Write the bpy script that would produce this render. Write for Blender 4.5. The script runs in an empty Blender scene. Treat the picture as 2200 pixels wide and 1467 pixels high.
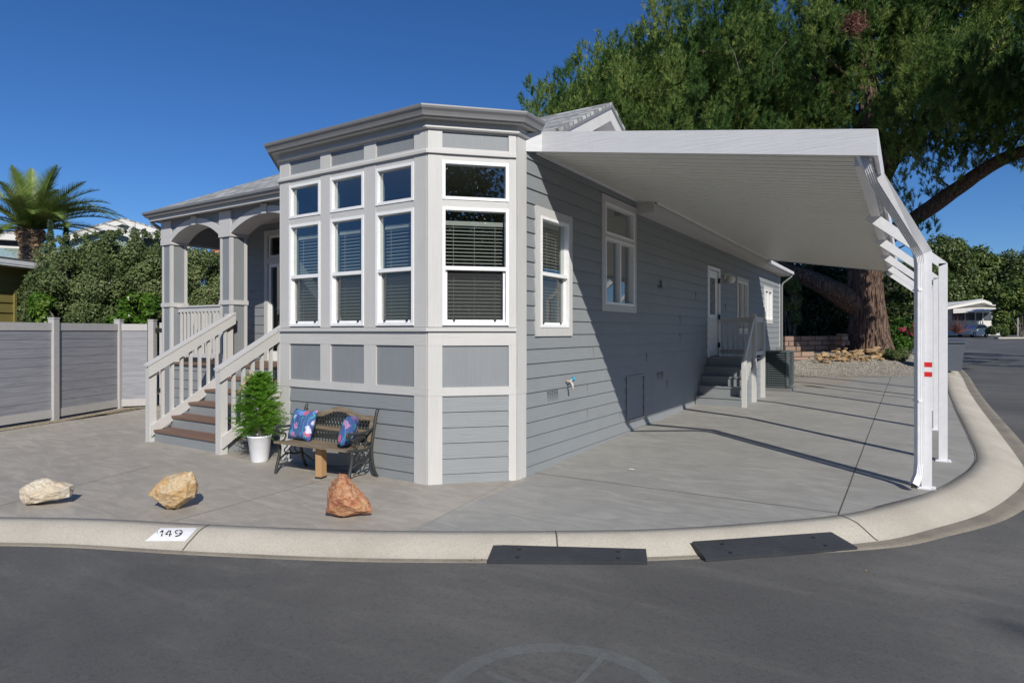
import bpy, bmesh, math, random
import numpy as np
from mathutils import Vector, Matrix, noise as mnoise

# ---------------------------------------------------------------- camera, sky, sun, exposure
scene = bpy.context.scene
C = scene.collection
cam_d = bpy.data.cameras.new("Camera")
cam = bpy.data.objects.new("Camera", cam_d)
C.objects.link(cam)
cam.location = (3.898, -6.410, 1.75)
ANG = math.radians(32.6)
cam.rotation_euler = (math.radians(90), 0, ANG)
cam_d.sensor_width = 36.0
cam_d.lens = 1330 / 2200 * 36
cam_d.shift_y = -21.5 / 2200
cam_d.clip_start = 0.05
cam_d.clip_end = 2000
scene.camera = cam

SUN_EL = math.radians(33.4)
sx, sy = 0.7735, -0.634
world = bpy.data.worlds.new("World")
scene.world = world
world.use_nodes = True
wn = world.node_tree
for n in list(wn.nodes):
    wn.nodes.remove(n)
sky = wn.nodes.new("ShaderNodeTexSky")
sky.sky_type = 'NISHITA'
sky.sun_disc = False
sky.sun_elevation = SUN_EL
sky.sun_rotation = math.atan2(sx, sy)
sky.altitude = 300
sky.air_density = 1.0
sky.dust_density = 0.1
sky.ozone_density = 5.0
bgn = wn.nodes.new("ShaderNodeBackground")
bgn.inputs[1].default_value = 0.074
hs = wn.nodes.new("ShaderNodeHueSaturation")
hs.inputs['Saturation'].default_value = 1.14
wo = wn.nodes.new("ShaderNodeOutputWorld")
wn.links.new(sky.outputs[0], hs.inputs['Color'])
gm = wn.nodes.new("ShaderNodeMix"); gm.data_type = 'RGBA'; gm.blend_type = 'MULTIPLY'
gm.inputs[0].default_value = 1; gm.inputs[7].default_value = (.80, 1.0, 1.29, 1)
wn.links.new(hs.outputs[0], gm.inputs[6]); wn.links.new(gm.outputs[2], bgn.inputs[0])
wn.links.new(bgn.outputs[0], wo.inputs[0])

sd = bpy.data.lights.new("Sun", 'SUN')
sd.energy = 4.6
sd.angle = math.radians(0.5)
sd.color = (1.0, 0.955, 0.865)
sun = bpy.data.objects.new("Sun", sd)
C.objects.link(sun)
dv = Vector((sx * math.cos(SUN_EL), sy * math.cos(SUN_EL), math.sin(SUN_EL)))
sun.rotation_euler = dv.to_track_quat('Z', 'Y').to_euler()
scene.view_settings.view_transform = 'Standard'
scene.view_settings.look = 'None'
scene.view_settings.exposure = 0
scene.view_settings.gamma = 1

# ---------------------------------------------------------------- helpers
rnd = random.Random(7)
RV = Vector((math.cos(ANG), math.sin(ANG), 0))      # right of the view
FV = Vector((-math.sin(ANG), math.cos(ANG), 0))     # forward
CAM = Vector((3.898, -6.410, 1.75))

def at(u, v, Y):
    """point seen at pixel (u, v) of the photograph at distance Y along the view"""
    return CAM + RV * ((u - 1100) / 1330 * Y) + FV * Y + Vector((0, 0, (712 - v) / 1330 * Y))

BR = [(-200, 0), (0, 0), (7, .17), (18, .35), (50, .74), (93, 1.27), (140, 1.6), (900, 1.6)]
def H(y):
    for (a, ha), (b, hb) in zip(BR, BR[1:]):
        if y <= b:
            return ha + (hb - ha) * (y - a) / (b - a)
    return 1.6

def G(u, v, off=0.0):
    z = off
    for _ in range(60):
        Y = 1330 * (1.75 - z) / (v - 712)
        p = at(u, v, Y)
        z = z + .5 * (H(p.y) + off - z)
    return Vector((p.x, p.y, z))

OFF = {}
def tag(o, label=None, cat=None, group=None, kind=None):
    if label: o['label'] = label
    if cat: o['category'] = cat
    if group: o['group'] = group
    if kind: o['kind'] = kind
    return o

def thing(name, loc, label, cat, group=None, rz=0):
    o = bpy.data.objects.new(name, None)
    o.empty_display_size = .1
    C.objects.link(o)
    o.location = loc
    o.rotation_euler = (0, 0, rz)
    OFF[o.name] = Vector(loc)
    return tag(o, label, cat, group)

class MB:
    def __init__(s):
        s.v = []; s.f = []
    def add(s, vs, fs):
        b = len(s.v)
        s.v += [tuple(p) for p in vs]
        s.f += [tuple(b + i for i in f) for f in fs]
        return s
    def quad(s, a, b, c, d):
        return s.add([a, b, c, d], [(0, 1, 2, 3)])
    def box(s, x0, x1, y0, y1, z0, z1):
        return s.obox(Vector(((x0 + x1) / 2, (y0 + y1) / 2, (z0 + z1) / 2)), Vector((abs(x1 - x0) / 2, 0, 0)), Vector((0, abs(y1 - y0) / 2, 0)), Vector((0, 0, abs(z1 - z0) / 2)))
    def obox(s, c, ax, ay, az):
        vs = [c - ax - ay - az, c + ax - ay - az, c + ax + ay - az, c - ax + ay - az,
              c - ax - ay + az, c + ax - ay + az, c + ax + ay + az, c - ax + ay + az]
        return s.add(vs, [(0, 3, 2, 1), (4, 5, 6, 7), (0, 1, 5, 4), (1, 2, 6, 5), (2, 3, 7, 6), (3, 0, 4, 7)])
    def beam(s, p0, p1, w, h, up=Vector((0, 0, 1)), cut=False):
        p0 = Vector(p0); p1 = Vector(p1)
        d = (p1 - p0); L = d.length; d.normalize()
        sd_ = d.cross(up)
        if sd_.length < 1e-4: sd_ = Vector((1, 0, 0))
        sd_.normalize(); uu = sd_.cross(d)
        return s.obox((p0 + p1) / 2, d * L / 2, sd_ * w / 2, uu * h / 2)
    def prism(s, pts, ext):
        """polygon pts (list of Vector), extruded by ext"""
        n = len(pts); ext = Vector(ext)
        vs = [Vector(p) for p in pts] + [Vector(p) + ext for p in pts]
        fs = [tuple(range(n))[::-1], tuple(range(n, 2 * n))]
        fs += [(i, (i + 1) % n, n + (i + 1) % n, n + i) for i in range(n)]
        return s.add(vs, fs)
    def tube(s, path, r, n=8, cap=True):
        path = [Vector(p) for p in path]
        if not hasattr(r, '__len__'): r = [r] * len(path)
        vs = []; fs = []
        ref = None
        for i, p in enumerate(path):
            d = (path[min(i + 1, len(path) - 1)] - path[max(i - 1, 0)]).normalized()
            if ref is None:
                ref = d.orthogonal().normalized()
            ref = (ref - d * ref.dot(d)).normalized()
            b = d.cross(ref)
            for k in range(n):
                a = 2 * math.pi * k / n
                vs.append(p + (ref * math.cos(a) + b * math.sin(a)) * r[i])
        for i in range(len(path) - 1):
            for k in range(n):
                fs.append((i * n + k, i * n + (k + 1) % n, (i + 1) * n + (k + 1) % n, (i + 1) * n + k))
        if cap:
            fs.append(tuple(range(n))[::-1]); fs.append(tuple((len(path) - 1) * n + k for k in range(n)))
        return s.add(vs, fs)
    def lathe(s, c, prof, n=24):
        vs = []; fs = []
        for r, z in prof:
            for k in range(n):
                a = 2 * math.pi * k / n
                vs.append((c[0] + r * math.cos(a), c[1] + r * math.sin(a), c[2] + z))
        for i in range(len(prof) - 1):
            for k in range(n):
                fs.append((i * n + k, i * n + (k + 1) % n, (i + 1) * n + (k + 1) % n, (i + 1) * n + k))
        return s.add(vs, fs)
    def build(s, name, mat, parent=None, smooth=False, local=False, loc=None, recalc=True):
        me = bpy.data.meshes.new(name)
        off = Vector((0, 0, 0))
        if parent is not None:
            if not local: off = OFF.get(parent.name, off)
        elif loc is not None:
            off = Vector(loc)
        elif s.v:
            a = np.array(s.v); off = Vector(((a[:, 0].min() + a[:, 0].max()) / 2, (a[:, 1].min() + a[:, 1].max()) / 2, a[:, 2].min()))
        me.from_pydata([(p[0] - off.x, p[1] - off.y, p[2] - off.z) for p in s.v], [], s.f)
        if recalc:
            bm = bmesh.new(); bm.from_mesh(me)
            bmesh.ops.recalc_face_normals(bm, faces=bm.faces)
            bm.to_mesh(me); bm.free()
        me.materials.append(mat)
        if smooth:
            me.polygons.foreach_set('use_smooth', [True] * len(me.polygons))
        o = bpy.data.objects.new(name, me)
        C.objects.link(o)
        if parent is not None:
            o.parent = parent
            OFF[o.name] = off
        else:
            o.location = off
            OFF[o.name] = off
        return o

# ---------------------------------------------------------------- materials
def nt(m):
    m.use_nodes = True
    t = m.node_tree
    for n in list(t.nodes): t.nodes.remove(n)
    out = t.nodes.new("ShaderNodeOutputMaterial")
    return t, out

def N(t, typ, **kw):
    n = t.nodes.new(typ)
    for k, v in kw.items():
        if k in n.inputs: n.inputs[k].default_value = v
        else: setattr(n, k, v)
    return n

def coords(t, scale=(1, 1, 1), rot=(0, 0, 0)):
    tc = t.nodes.new("ShaderNodeTexCoord")
    mp = t.nodes.new("ShaderNodeMapping")
    mp.inputs['Scale'].default_value = scale
    mp.inputs['Rotation'].default_value = rot
    t.links.new(tc.outputs['Object'], mp.inputs[0])
    return mp.outputs[0]

def ramp(t, src, stops):
    r = t.nodes.new("ShaderNodeValToRGB")
    e = r.color_ramp.elements
    while len(e) > 1: e.remove(e[-1])
    e[0].position = stops[0][0]; e[0].color = (*stops[0][1], 1)
    for p, c in stops[1:]:
        x = e.new(p); x.color = (*c, 1)
    t.links.new(src, r.inputs[0])
    return r.outputs[0]

def mixc(t, fac, a, b, mode='MIX'):
    m = t.nodes.new("ShaderNodeMix"); m.data_type = 'RGBA'; m.blend_type = mode
    def put(sock, x):
        if hasattr(x, 'links') or hasattr(x, 'is_output'): t.links.new(x, sock)
        elif isinstance(x, (int, float)): sock.default_value = x
        else: sock.default_value = (*x, 1)
    put(m.inputs[0], fac); put(m.inputs[6], a); put(m.inputs[7], b)
    return m.outputs[2]

def noise(t, vec, scale, detail=4, rough=.55, dist=0.0):
    n = N(t, "ShaderNodeTexNoise", Scale=scale, Detail=detail, Roughness=rough, Distortion=dist)
    t.links.new(vec, n.inputs['Vector'])
    return n.outputs[0]

def finish(t, out, col, rough=.6, bump=None, bstr=.3, bdist=.01, metal=0, spec=.5):
    b = t.nodes.new("ShaderNodeBsdfPrincipled")
    if isinstance(col, tuple): b.inputs['Base Color'].default_value = (*col, 1)
    else: t.links.new(col, b.inputs['Base Color'])
    if isinstance(rough, (int, float)): b.inputs['Roughness'].default_value = rough
    else: t.links.new(rough, b.inputs['Roughness'])
    b.inputs['Metallic'].default_value = metal
    b.inputs['Specular IOR Level'].default_value = spec
    if bump is not None:
        bn = N(t, "ShaderNodeBump", Strength=bstr, Distance=bdist)
        t.links.new(bump, bn.inputs['Height'])
        t.links.new(bn.outputs[0], b.inputs['Normal'])
    t.links.new(b.outputs[0], out.inputs[0])
    return b

def paint(name, col, rough=.55, grain=None, gs=.35, vary=.08, dirt=.0):
    """painted surface; grain 'h' / 'v' = embossed wood grain direction"""
    m = bpy.data.materials.new(name)
    t, out = nt(m)
    sc = {'h': (3, 3, 70), 'v': (70, 70, 2.5), None: (9, 9, 9)}[grain]
    v = coords(t, sc)
    g = noise(t, v, 1.0, 5, .6, .6)
    big = noise(t, coords(t, (1, 1, 1)), 1.7, 4, .6)
    dk = tuple(c * (1 - vary) for c in col); lt = tuple(min(1, c * (1 + vary)) for c in col)
    c1 = ramp(t, big, [(.3, dk), (.7, lt)])
    c2 = mixc(t, ramp(t, g, [(.35, (0, 0, 0)), (.75, (1, 1, 1))]), c1, tuple(min(1, c * 1.1) for c in col))
    if dirt:
        dn = noise(t, coords(t, (6, 6, 1.2)), 1.0, 6, .7)
        c2 = mixc(t, ramp(t, dn, [(.5, (0, 0, 0)), (.8, (dirt,) * 3)]), c2, (.2, .19, .17))
    finish(t, out, c2, rough, g, gs, .004)
    return m

M = {}
M['trim'] = paint('trim_paint', (.52, .51, .495), .55, 'v', .5, .03, .12)
M['trim_h'] = paint('trim_paint_level', (.52, .51, .495), .55, 'h', .6, .03, .1)
M['siding'] = paint('siding_paint', (.232, .247, .258), .55, 'h', .8, .05, .1)
M['panel'] = paint('panel_paint', (.222, .236, .25), .55, 'v', .8, .06, .12)
M['white'] = paint('white_vinyl', (.8, .8, .8), .35, None, .02, .01)
M['awn_white'] = paint('awning_white_paint', (.74, .74, .76), .4, None, .03, .02, .06)
M['awn_fascia'] = paint('awning_embossed_white', (.60, .60, .61), .45, 'h', 1.0, .02, .08)
M['awn_pan'] = paint('awning_pan_paint', (.70, .69, .64), .45, None, .03, .02)
M['gutter'] = paint('gutter_paint', (.20, .20, .205), .35, None, .03, .04)
M['gutter_w'] = paint('white_gutter_metal', (.72, .72, .74), .3, None, .04, .03, .15)
M['tread'] = paint('tread_composite', (.175, .105, .075), .65, 'h', .6, .12)
M['black'] = paint('black_metal', (.015, .015, .016), .45, None, .1, .1)
M['iron'] = paint('weathered_black_iron', (.035, .037, .035), .45, None, .4, .3, .1)
M['slat'] = paint('blind_slat', (.36, .36, .34), .5, None, .02, .02)
M['inside'] = paint('interior_plaster', (.5, .47, .38), .8, None, .05, .03)
M['insidefl'] = paint('interior_floor', (.12, .09, .06), .7, None, .05, .03)
M['fence_w'] = paint('fence_vinyl_post', (.40, .39, .385), .5, None, .03, .03, .08)
M['red'] = paint('red_tape', (.62, .02, .02), .5, None, .02, .05)
M['faucet_blue'] = paint('faucet_handle', (.02, .35, .6), .4, None, .02, .02)
M['brass'] = paint('faucet_metal', (.5, .45, .4), .3, None, .05, .05)
M['car_paint'] = paint('silver_car_paint', (.55, .57, .6), .25, None, 0, .02)
M['rubber'] = paint('tyre_rubber', (.02, .02, .02), .8, None, .1, .1)
M['rim'] = paint('wheel_rim', (.4, .4, .42), .3, None, 0, .02)
M['lamp'] = paint('opal_globe', (.72, .71, .66), .3, None, 0, .02)
M['pot'] = paint('pot_plastic', (.75, .76, .80), .35, None, .02, .02)
M['soil'] = paint('potting_soil', (.03, .02, .015), .95, None, 1, .3)
M['ribbon'] = paint('burlap_ribbon', (.5, .38, .22), .9, None, .6, .1)
M['wood_prop'] = paint('raw_pine_block', (.42, .25, .12), .7, 'v', .4, .1)
M['mint'] = paint('mint_wall', (.28, .38, .38), .7, 'h', .4, .05)
M['pinkw'] = paint('salmon_stucco', (.55, .27, .22), .8, None, .3, .05)
M['olive'] = paint('olive_siding', (.20, .17, .055), .6, 'h', .5, .08)
M['farwhite'] = paint('far_white_paint', (.62, .60, .56), .7, None, .1, .05)
M['darkwall'] = paint('dark_blue_grey_wall', (.05, .06, .08), .7, 'h', .3, .05)
M['bin'] = paint('grey_bin_plastic', (.07, .08, .1), .45, None, .1, .05)
M['acgreen'] = paint('ac_enamel', (.10, .125, .13), .45, None, .05, .05)
M['acpad'] = paint('equipment_pad_concrete', (.16, .16, .155), .85, None, .4, .08)

def mat_fence():
    m = bpy.data.materials.new('fence_board'); t, out = nt(m)
    g = noise(t, coords(t, (1.1, 1.1, 14)), 1.0, 6, .65, 1.0)
    c = ramp(t, g, [(.3, (.19, .195, .225)), (.55, (.26, .265, .295)), (.75, (.31, .31, .33))])
    finish(t, out, c, .6, g, .3, .004); return m
M['fence'] = mat_fence()

def mat_glass():
    m = bpy.data.materials.new('window_glass'); t, out = nt(m)
    tr = N(t, "ShaderNodeBsdfTransparent"); tr.inputs[0].default_value = (.82, .87, .84, 1)
    gl = N(t, "ShaderNodeBsdfGlossy", Roughness=.0); gl.inputs[0].default_value = (.95, .97, 1, 1)
    lw = N(t, "ShaderNodeLayerWeight", Blend=.5)
    pw = N(t, "ShaderNodeMath", operation='POWER'); pw.inputs[1].default_value = 3.0
    fr = N(t, "ShaderNodeMath", operation='MULTIPLY_ADD'); fr.inputs[1].default_value = .75; fr.inputs[2].default_value = .17
    t.links.new(lw.outputs['Facing'], pw.inputs[0]); t.links.new(pw.outputs[0], fr.inputs[0])
    nn = noise(t, coords(t, (1, 1, 1)), 1.2, 1, .3)
    bn = N(t, "ShaderNodeBump", Strength=.06, Distance=.02); t.links.new(nn, bn.inputs['Height'])
    t.links.new(bn.outputs[0], gl.inputs['Normal'])
    mx = N(t, "ShaderNodeMixShader")
    t.links.new(fr.outputs[0], mx.inputs[0]); t.links.new(tr.outputs[0], mx.inputs[1]); t.links.new(gl.outputs[0], mx.inputs[2])
    t.links.new(mx.outputs[0], out.inputs[0]); return m
M['glass'] = mat_glass()

def mat_screen():
    m = bpy.data.materials.new('insect_screen'); t, out = nt(m)
    tr = N(t, "ShaderNodeBsdfTransparent")
    df = N(t, "ShaderNodeBsdfDiffuse"); df.inputs[0].default_value = (.09, .09, .09, 1)
    mx = N(t, "ShaderNodeMixShader"); mx.inputs[0].default_value = .33
    t.links.new(tr.outputs[0], mx.inputs[1]); t.links.new(df.outputs[0], mx.inputs[2])
    t.links.new(mx.outputs[0], out.inputs[0]); return m
M['screen'] = mat_screen()

def mat_stain():
    m = bpy.data.materials.new('patterned_door_glass'); t, out = nt(m)
    vo = N(t, "ShaderNodeTexVoronoi", Scale=15); t.links.new(coords(t), vo.inputs['Vector'])
    c = ramp(t, vo.outputs['Distance'], [(.0, (.42, .16, .08)), (.3, (.08, .06, .05)), (.5, (.30, .24, .19)), (.7, (.03, .025, .03))])
    finish(t, out, c, .5); return m
M['stain'] = mat_stain()

def mat_shingle():
    m = bpy.data.materials.new('asphalt_shingle'); t, out = nt(m)
    br = N(t, "ShaderNodeTexBrick", Scale=1.0)
    br.offset = .37
    br.inputs['Color1'].default_value = (.17, .17, .175, 1); br.inputs['Color2'].default_value = (.52, .52, .50, 1)
    br.inputs['Mortar'].default_value = (.05, .05, .05, 1)
    br.inputs['Mortar Size'].default_value = .014
    br.inputs['Brick Width'].default_value = .3; br.inputs['Row Height'].default_value = .14
    t.links.new(coords(t), br.inputs['Vector'])
    g = noise(t, coords(t), 60, 3)
    c = mixc(t, .28, br.outputs[0], ramp(t, g, [(.3, (.14, .14, .14)), (.7, (.55, .55, .52))]))
    finish(t, out, c, .9, br.outputs[0], .5, .01); return m
M['shingle'] = mat_shingle()

def mat_concrete(name, base, tint, streak=.5):
    m = bpy.data.materials.new(name); t, out = nt(m)
    big = noise(t, coords(t, (1, 1, 1)), .45, 5, .6, .8)
    med = noise(t, coords(t, (.9, 3.2, 1), (0, 0, .5)), 1.6, 7, .68, 1.6)
    fin = noise(t, coords(t), 90, 3, .7)
    c = ramp(t, big, [(.3, tuple(x * .86 for x in base)), (.55, base), (.75, tint)])
    c = mixc(t, ramp(t, med, [(.33, (streak * 1.3,) * 3), (.58, (0, 0, 0))]), c, tuple(x * .70 for x in base))
    blot = noise(t, coords(t), 1.15, 8, .72, 2.2)
    c = mixc(t, ramp(t, blot, [(.28, (.75,) * 3), (.5, (0, 0, 0))]), c, tuple(x * .72 for x in base))
    c = mixc(t, ramp(t, blot, [(.55, (0, 0, 0)), (.75, (.5,) * 3)]), c, (base[0] * 1.2, base[1] * 1.16, base[2] * 1.08))
    c = mixc(t, ramp(t, med, [(.52, (0, 0, 0)), (.72, (streak * 1.1,) * 3)]), c, tuple(min(1, x * 1.22) for x in base))
    spots = N(t, "ShaderNodeTexVoronoi", Scale=1.3); t.links.new(coords(t), spots.inputs['Vector'])
    c = mixc(t, ramp(t, spots.outputs['Distance'], [(.0, (.5, .5, .5)), (.05, (0, 0, 0))]), c, tuple(x * .7 for x in base))
    c = mixc(t, .12, c, ramp(t, fin, [(.3, (.1, .1, .1)), (.7, (.55, .55, .53))]))
    finish(t, out, c, ramp(t, med, [(.3, (.55,) * 3), (.7, (.8,) * 3)]), fin, .15, .004); return m
M['patio'] = mat_concrete('patio_concrete', (.40, .36, .305), (.45, .415, .36), .55)
M['drive'] = mat_concrete('driveway_concrete', (.335, .325, .30), (.37, .355, .31), .5)
M['backslab'] = mat_concrete('tan_concrete', (.34, .30, .25), (.36, .32, .27), .4)

def mat_kerb():
    m = bpy.data.materials.new('kerb_concrete'); t, out = nt(m)
    fin = noise(t, coords(t), 70, 4, .8); big = noise(t, coords(t), 1.1, 6, .65)
    sp = noise(t, coords(t), 25, 5, .7)
    c = ramp(t, big, [(.3, (.44, .40, .33)), (.7, (.58, .535, .45))])
    c = mixc(t, ramp(t, fin, [(.45, (0, 0, 0)), (.62, (.38, .38, .38))]), c, (.26, .225, .18))
    c = mixc(t, ramp(t, sp, [(.62, (0, 0, 0)), (.75, (.5, .5, .5))]), c, (.62, .58, .5))
    finish(t, out, c, .85, fin, .6, .006); return m
M['kerb'] = mat_kerb()

def mat_gutterpan():
    m = bpy.data.materials.new('gutter_pan_concrete'); t, out = nt(m)
    fin = noise(t, coords(t), 50, 4, .8); big = noise(t, coords(t), 1.6, 6, .7)
    c = ramp(t, big, [(.3, (.17, .15, .12)), (.7, (.30, .265, .21))])
    c = mixc(t, ramp(t, fin, [(.45, (0, 0, 0)), (.65, (.5, .5, .5))]), c, (.13, .115, .095))
    finish(t, out, c, .85, fin, .6, .006); return m
M['pan'] = mat_gutterpan()

def mat_asphalt():
    m = bpy.data.materials.new('asphalt'); t, out = nt(m)
    fin = noise(t, coords(t), 140, 3, .75)
    ag = N(t, "ShaderNodeTexVoronoi", Scale=170); t.links.new(coords(t), ag.inputs['Vector'])
    big = noise(t, coords(t, (1, 1, 1)), .35, 6, .62, .6)
    st = noise(t, coords(t, (.45, 2.2, 1), (0, 0, -.56)), 1.1, 7, .68, 1.2)
    c = ramp(t, big, [(.32, (.076, .075, .073)), (.5, (.108, .106, .10)), (.68, (.165, .16, .147))])
    c = mixc(t, ramp(t, st, [(.36, (.45,) * 3), (.6, (0, 0, 0))]), c, (.075, .075, .077))
    c = mixc(t, ramp(t, st, [(.55, (0, 0, 0)), (.78, (.42,) * 3)]), c, (.20, .196, .18))
    c = mixc(t, ramp(t, fin, [(.42, (0, 0, 0)), (.66, (.35,) * 3)]), c, (.22, .215, .2))
    c = mixc(t, ramp(t, ag.outputs['Distance'], [(.0, (.25,) * 3), (.16, (0, 0, 0))]), c, (.28, .27, .25))
    co = noise(t, coords(t), 38, 4, .8)
    c = mixc(t, ramp(t, co, [(.52, (0, 0, 0)), (.7, (.6,) * 3)]), c, (.05, .05, .052))
    c = mixc(t, ramp(t, co, [(.2, (.5,) * 3), (.4, (0, 0, 0))]), c, (.2, .195, .18))
    nd = N(t, "ShaderNodeTexNoise", Scale=1.3, Detail=5); t.links.new(coords(t), nd.inputs['Vector'])
    dv_ = N(t, "ShaderNodeMix"); dv_.data_type = 'VECTOR'; dv_.inputs[0].default_value = .25
    t.links.new(coords(t), dv_.inputs[4]); t.links.new(nd.outputs['Color'], dv_.inputs[5])
    cr = N(t, "ShaderNodeTexVoronoi", Scale=.33, feature='DISTANCE_TO_EDGE'); t.links.new(dv_.outputs[1], cr.inputs['Vector'])
    c = mixc(t, ramp(t, cr.outputs[0], [(.0, (.10,) * 3), (.0008, (0, 0, 0))]), c, (.03, .03, .03))
    finish(t, out, c, .75, fin, .5, .006, spec=.3); return m
M['asphalt'] = mat_asphalt()

def mat_faded():
    m = bpy.data.materials.new('faded_road_paint'); t, out = nt(m)
    n_ = noise(t, coords(t), 9, 6, .75); f = noise(t, coords(t), 120, 3, .8)
    tr = N(t, "ShaderNodeBsdfTransparent")
    df = N(t, "ShaderNodeBsdfDiffuse"); df.inputs[0].default_value = (.34, .38, .38, 1)
    mx = N(t, "ShaderNodeMixShader")
    mu = N(t, "ShaderNodeMath", operation='MULTIPLY')
    t.links.new(ramp(t, n_, [(.3, (.05,) * 3), (.7, (.36,) * 3)]), mu.inputs[0])
    t.links.new(ramp(t, f, [(.35, (.3,) * 3), (.6, (1,) * 3)]), mu.inputs[1])
    t.links.new(mu.outputs[0], mx.inputs[0]); t.links.new(tr.outputs[0], mx.inputs[1]); t.links.new(df.outputs[0], mx.inputs[2])
    t.links.new(mx.outputs[0], out.inputs[0]); return m
M['faded'] = mat_faded()

def mat_gravel(name, a, b, c_, sc=30):
    m = bpy.data.materials.new(name); t, out = nt(m)
    vo = N(t, "ShaderNodeTexVoronoi", Scale=sc); t.links.new(coords(t), vo.inputs['Vector'])
    sep = N(t, "ShaderNodeSeparateColor"); t.links.new(vo.outputs['Color'], sep.inputs[0])
    c = ramp(t, sep.outputs[0], [(.0, a), (.4, b), (.8, c_), (1, (.6, .57, .52))])
    c = mixc(t, ramp(t, vo.outputs['Distance'], [(.35, (0, 0, 0)), (.7, (.85,) * 3)]), c, (.05, .045, .035))
    inv = N(t, "ShaderNodeMath", operation='SUBTRACT'); inv.inputs[0].default_value = 1
    t.links.new(vo.outputs['Distance'], inv.inputs[1])
    finish(t, out, c, .85, inv.outputs[0], 1.0, .03); return m
M['gravel'] = mat_gravel('pea_gravel', (.24, .21, .17), (.46, .41, .33), (.62, .56, .46), 22)
M['tangravel'] = mat_gravel('tan_gravel', (.45, .36, .23), (.62, .5, .34), (.7, .6, .45), 45)

def mat_ground():
    m = bpy.data.materials.new('bare_earth'); t, out = nt(m)
    b = noise(t, coords(t), .5, 7, .7); f = noise(t, coords(t), 14, 5, .7)
    c = ramp(t, b, [(.3, (.07, .055, .035)), (.6, (.12, .09, .06)), (.75, (.06, .08, .03))])
    finish(t, out, mixc(t, .3, c, ramp(t, f, [(.3, (.03, .025, .015)), (.7, (.2, .15, .1))])), .95, f, .8, .03); return m
M['earth'] = mat_ground()

def mat_rock(name, cols, sc=5, seed=0.0):
    m = bpy.data.materials.new(name); t, out = nt(m)
    v = coords(t, (1, 1, 1.4), (seed, .6, seed))
    n1 = noise(t, v, sc, 6, .65, 1.2); n2 = noise(t, v, sc * 7, 5, .75); n3 = noise(t, v, sc * 1.7, 5, .7, 2)
    c = ramp(t, n1, cols)
    c = mixc(t, ramp(t, n3, [(.5, (0, 0, 0)), (.62, (.7,) * 3)]), c, cols[-1][1])
    c = mixc(t, ramp(t, n2, [(.4, (.35,) * 3), (.6, (0, 0, 0))]), c, tuple(x * .5 for x in cols[0][1]))
    if name == 'tan_fieldstone':
        oi = t.nodes.new("ShaderNodeObjectInfo")
        c = mixc(t, .75, c, ramp(t, oi.outputs['Random'], [(0, (.55, .5, .45)), (.3, (1.1, .95, .75)), (.6, (.75, .6, .5)), (1, (1.3, 1.2, 1.05))]), 'MULTIPLY')
    finish(t, out, c, .8, n2, .7, .02); return m
M['rock_pale'] = mat_rock('pale_quartz_rock', [(.3, (.46, .25, .11)), (.42, (.62, .52, .38)), (.6, (.68, .63, .52)), (.75, (.62, .56, .45))], 4, 1)
M['rock_ochre'] = mat_rock('ochre_rock', [(.3, (.42, .22, .08)), (.45, (.55, .35, .15)), (.6, (.62, .50, .34)), (.75, (.60, .46, .28))], 5, 2)
M['rock_rust'] = mat_rock('rust_rock', [(.3, (.16, .05, .03)), (.43, (.45, .17, .08)), (.55, (.56, .28, .14)), (.72, (.62, .42, .26))], 6, 3)
M['rock_small'] = mat_rock('tan_fieldstone', [(.3, (.25, .16, .08)), (.5, (.45, .33, .19)), (.7, (.55, .44, .30))], 6, 4)

def mat_block():
    m = bpy.data.materials.new('pink_retaining_block'); t, out = nt(m)
    br = N(t, "ShaderNodeTexBrick", Scale=1.0)
    br.inputs['Color1'].default_value = (.34, .235, .175, 1); br.inputs['Color2'].default_value = (.25, .165, .125, 1); br.inputs['Mortar'].default_value = (.1, .07, .05, 1)
    br.inputs['Mortar Size'].default_value = .02; br.inputs['Brick Width'].default_value = .42; br.inputs['Row Height'].default_value = .19
    t.links.new(coords(t, (1, 1, 1), (math.radians(90), 0, 0)), br.inputs['Vector'])
    finish(t, out, br.outputs[0], .9, noise(t, coords(t), 20, 4, .7), .8, .02); return m
M['block'] = mat_block()

def mat_leaf(name, cols, trans=.25, rough=.5, spec=.4):
    m = bpy.data.materials.new(name); t, out = nt(m)
    ge = t.nodes.new("ShaderNodeNewGeometry")
    nz = noise(t, coords(t), .9, 3, .6)
    ad = N(t, "ShaderNodeMath", operation='MULTIPLY_ADD'); ad.inputs[1].default_value = .35; ad.use_clamp = True
    sb = N(t, "ShaderNodeMath", operation='MULTIPLY_ADD'); sb.inputs[1].default_value = 2.2; sb.inputs[2].default_value = -.75
    t.links.new(nz, sb.inputs[0])
    t.links.new(ge.outputs['Random Per Island'], ad.inputs[0]); t.links.new(sb.outputs[0], ad.inputs[2])
    c = ramp(t, ad.outputs[0], cols)
    b = t.nodes.new("ShaderNodeBsdfPrincipled")
    b.inputs['Roughness'].default_value = rough; b.inputs['Specular IOR Level'].default_value = spec
    t.links.new(c, b.inputs['Base Color'])
    tl = t.nodes.new("ShaderNodeBsdfTranslucent"); t.links.new(c, tl.inputs[0])
    mx = N(t, "ShaderNodeMixShader"); mx.inputs[0].default_value = trans
    t.links.new(b.outputs[0], mx.inputs[1]); t.links.new(tl.outputs[0], mx.inputs[2]); t.links.new(mx.outputs[0], out.inputs[0])
    return m
M['needle'] = mat_leaf('pine_needles', [(.1, (.035, .075, .018)), (.45, (.085, .15, .032)), (.75, (.17, .235, .05)), (1, (.30, .32, .09))], .08, .6, .2)
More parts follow.
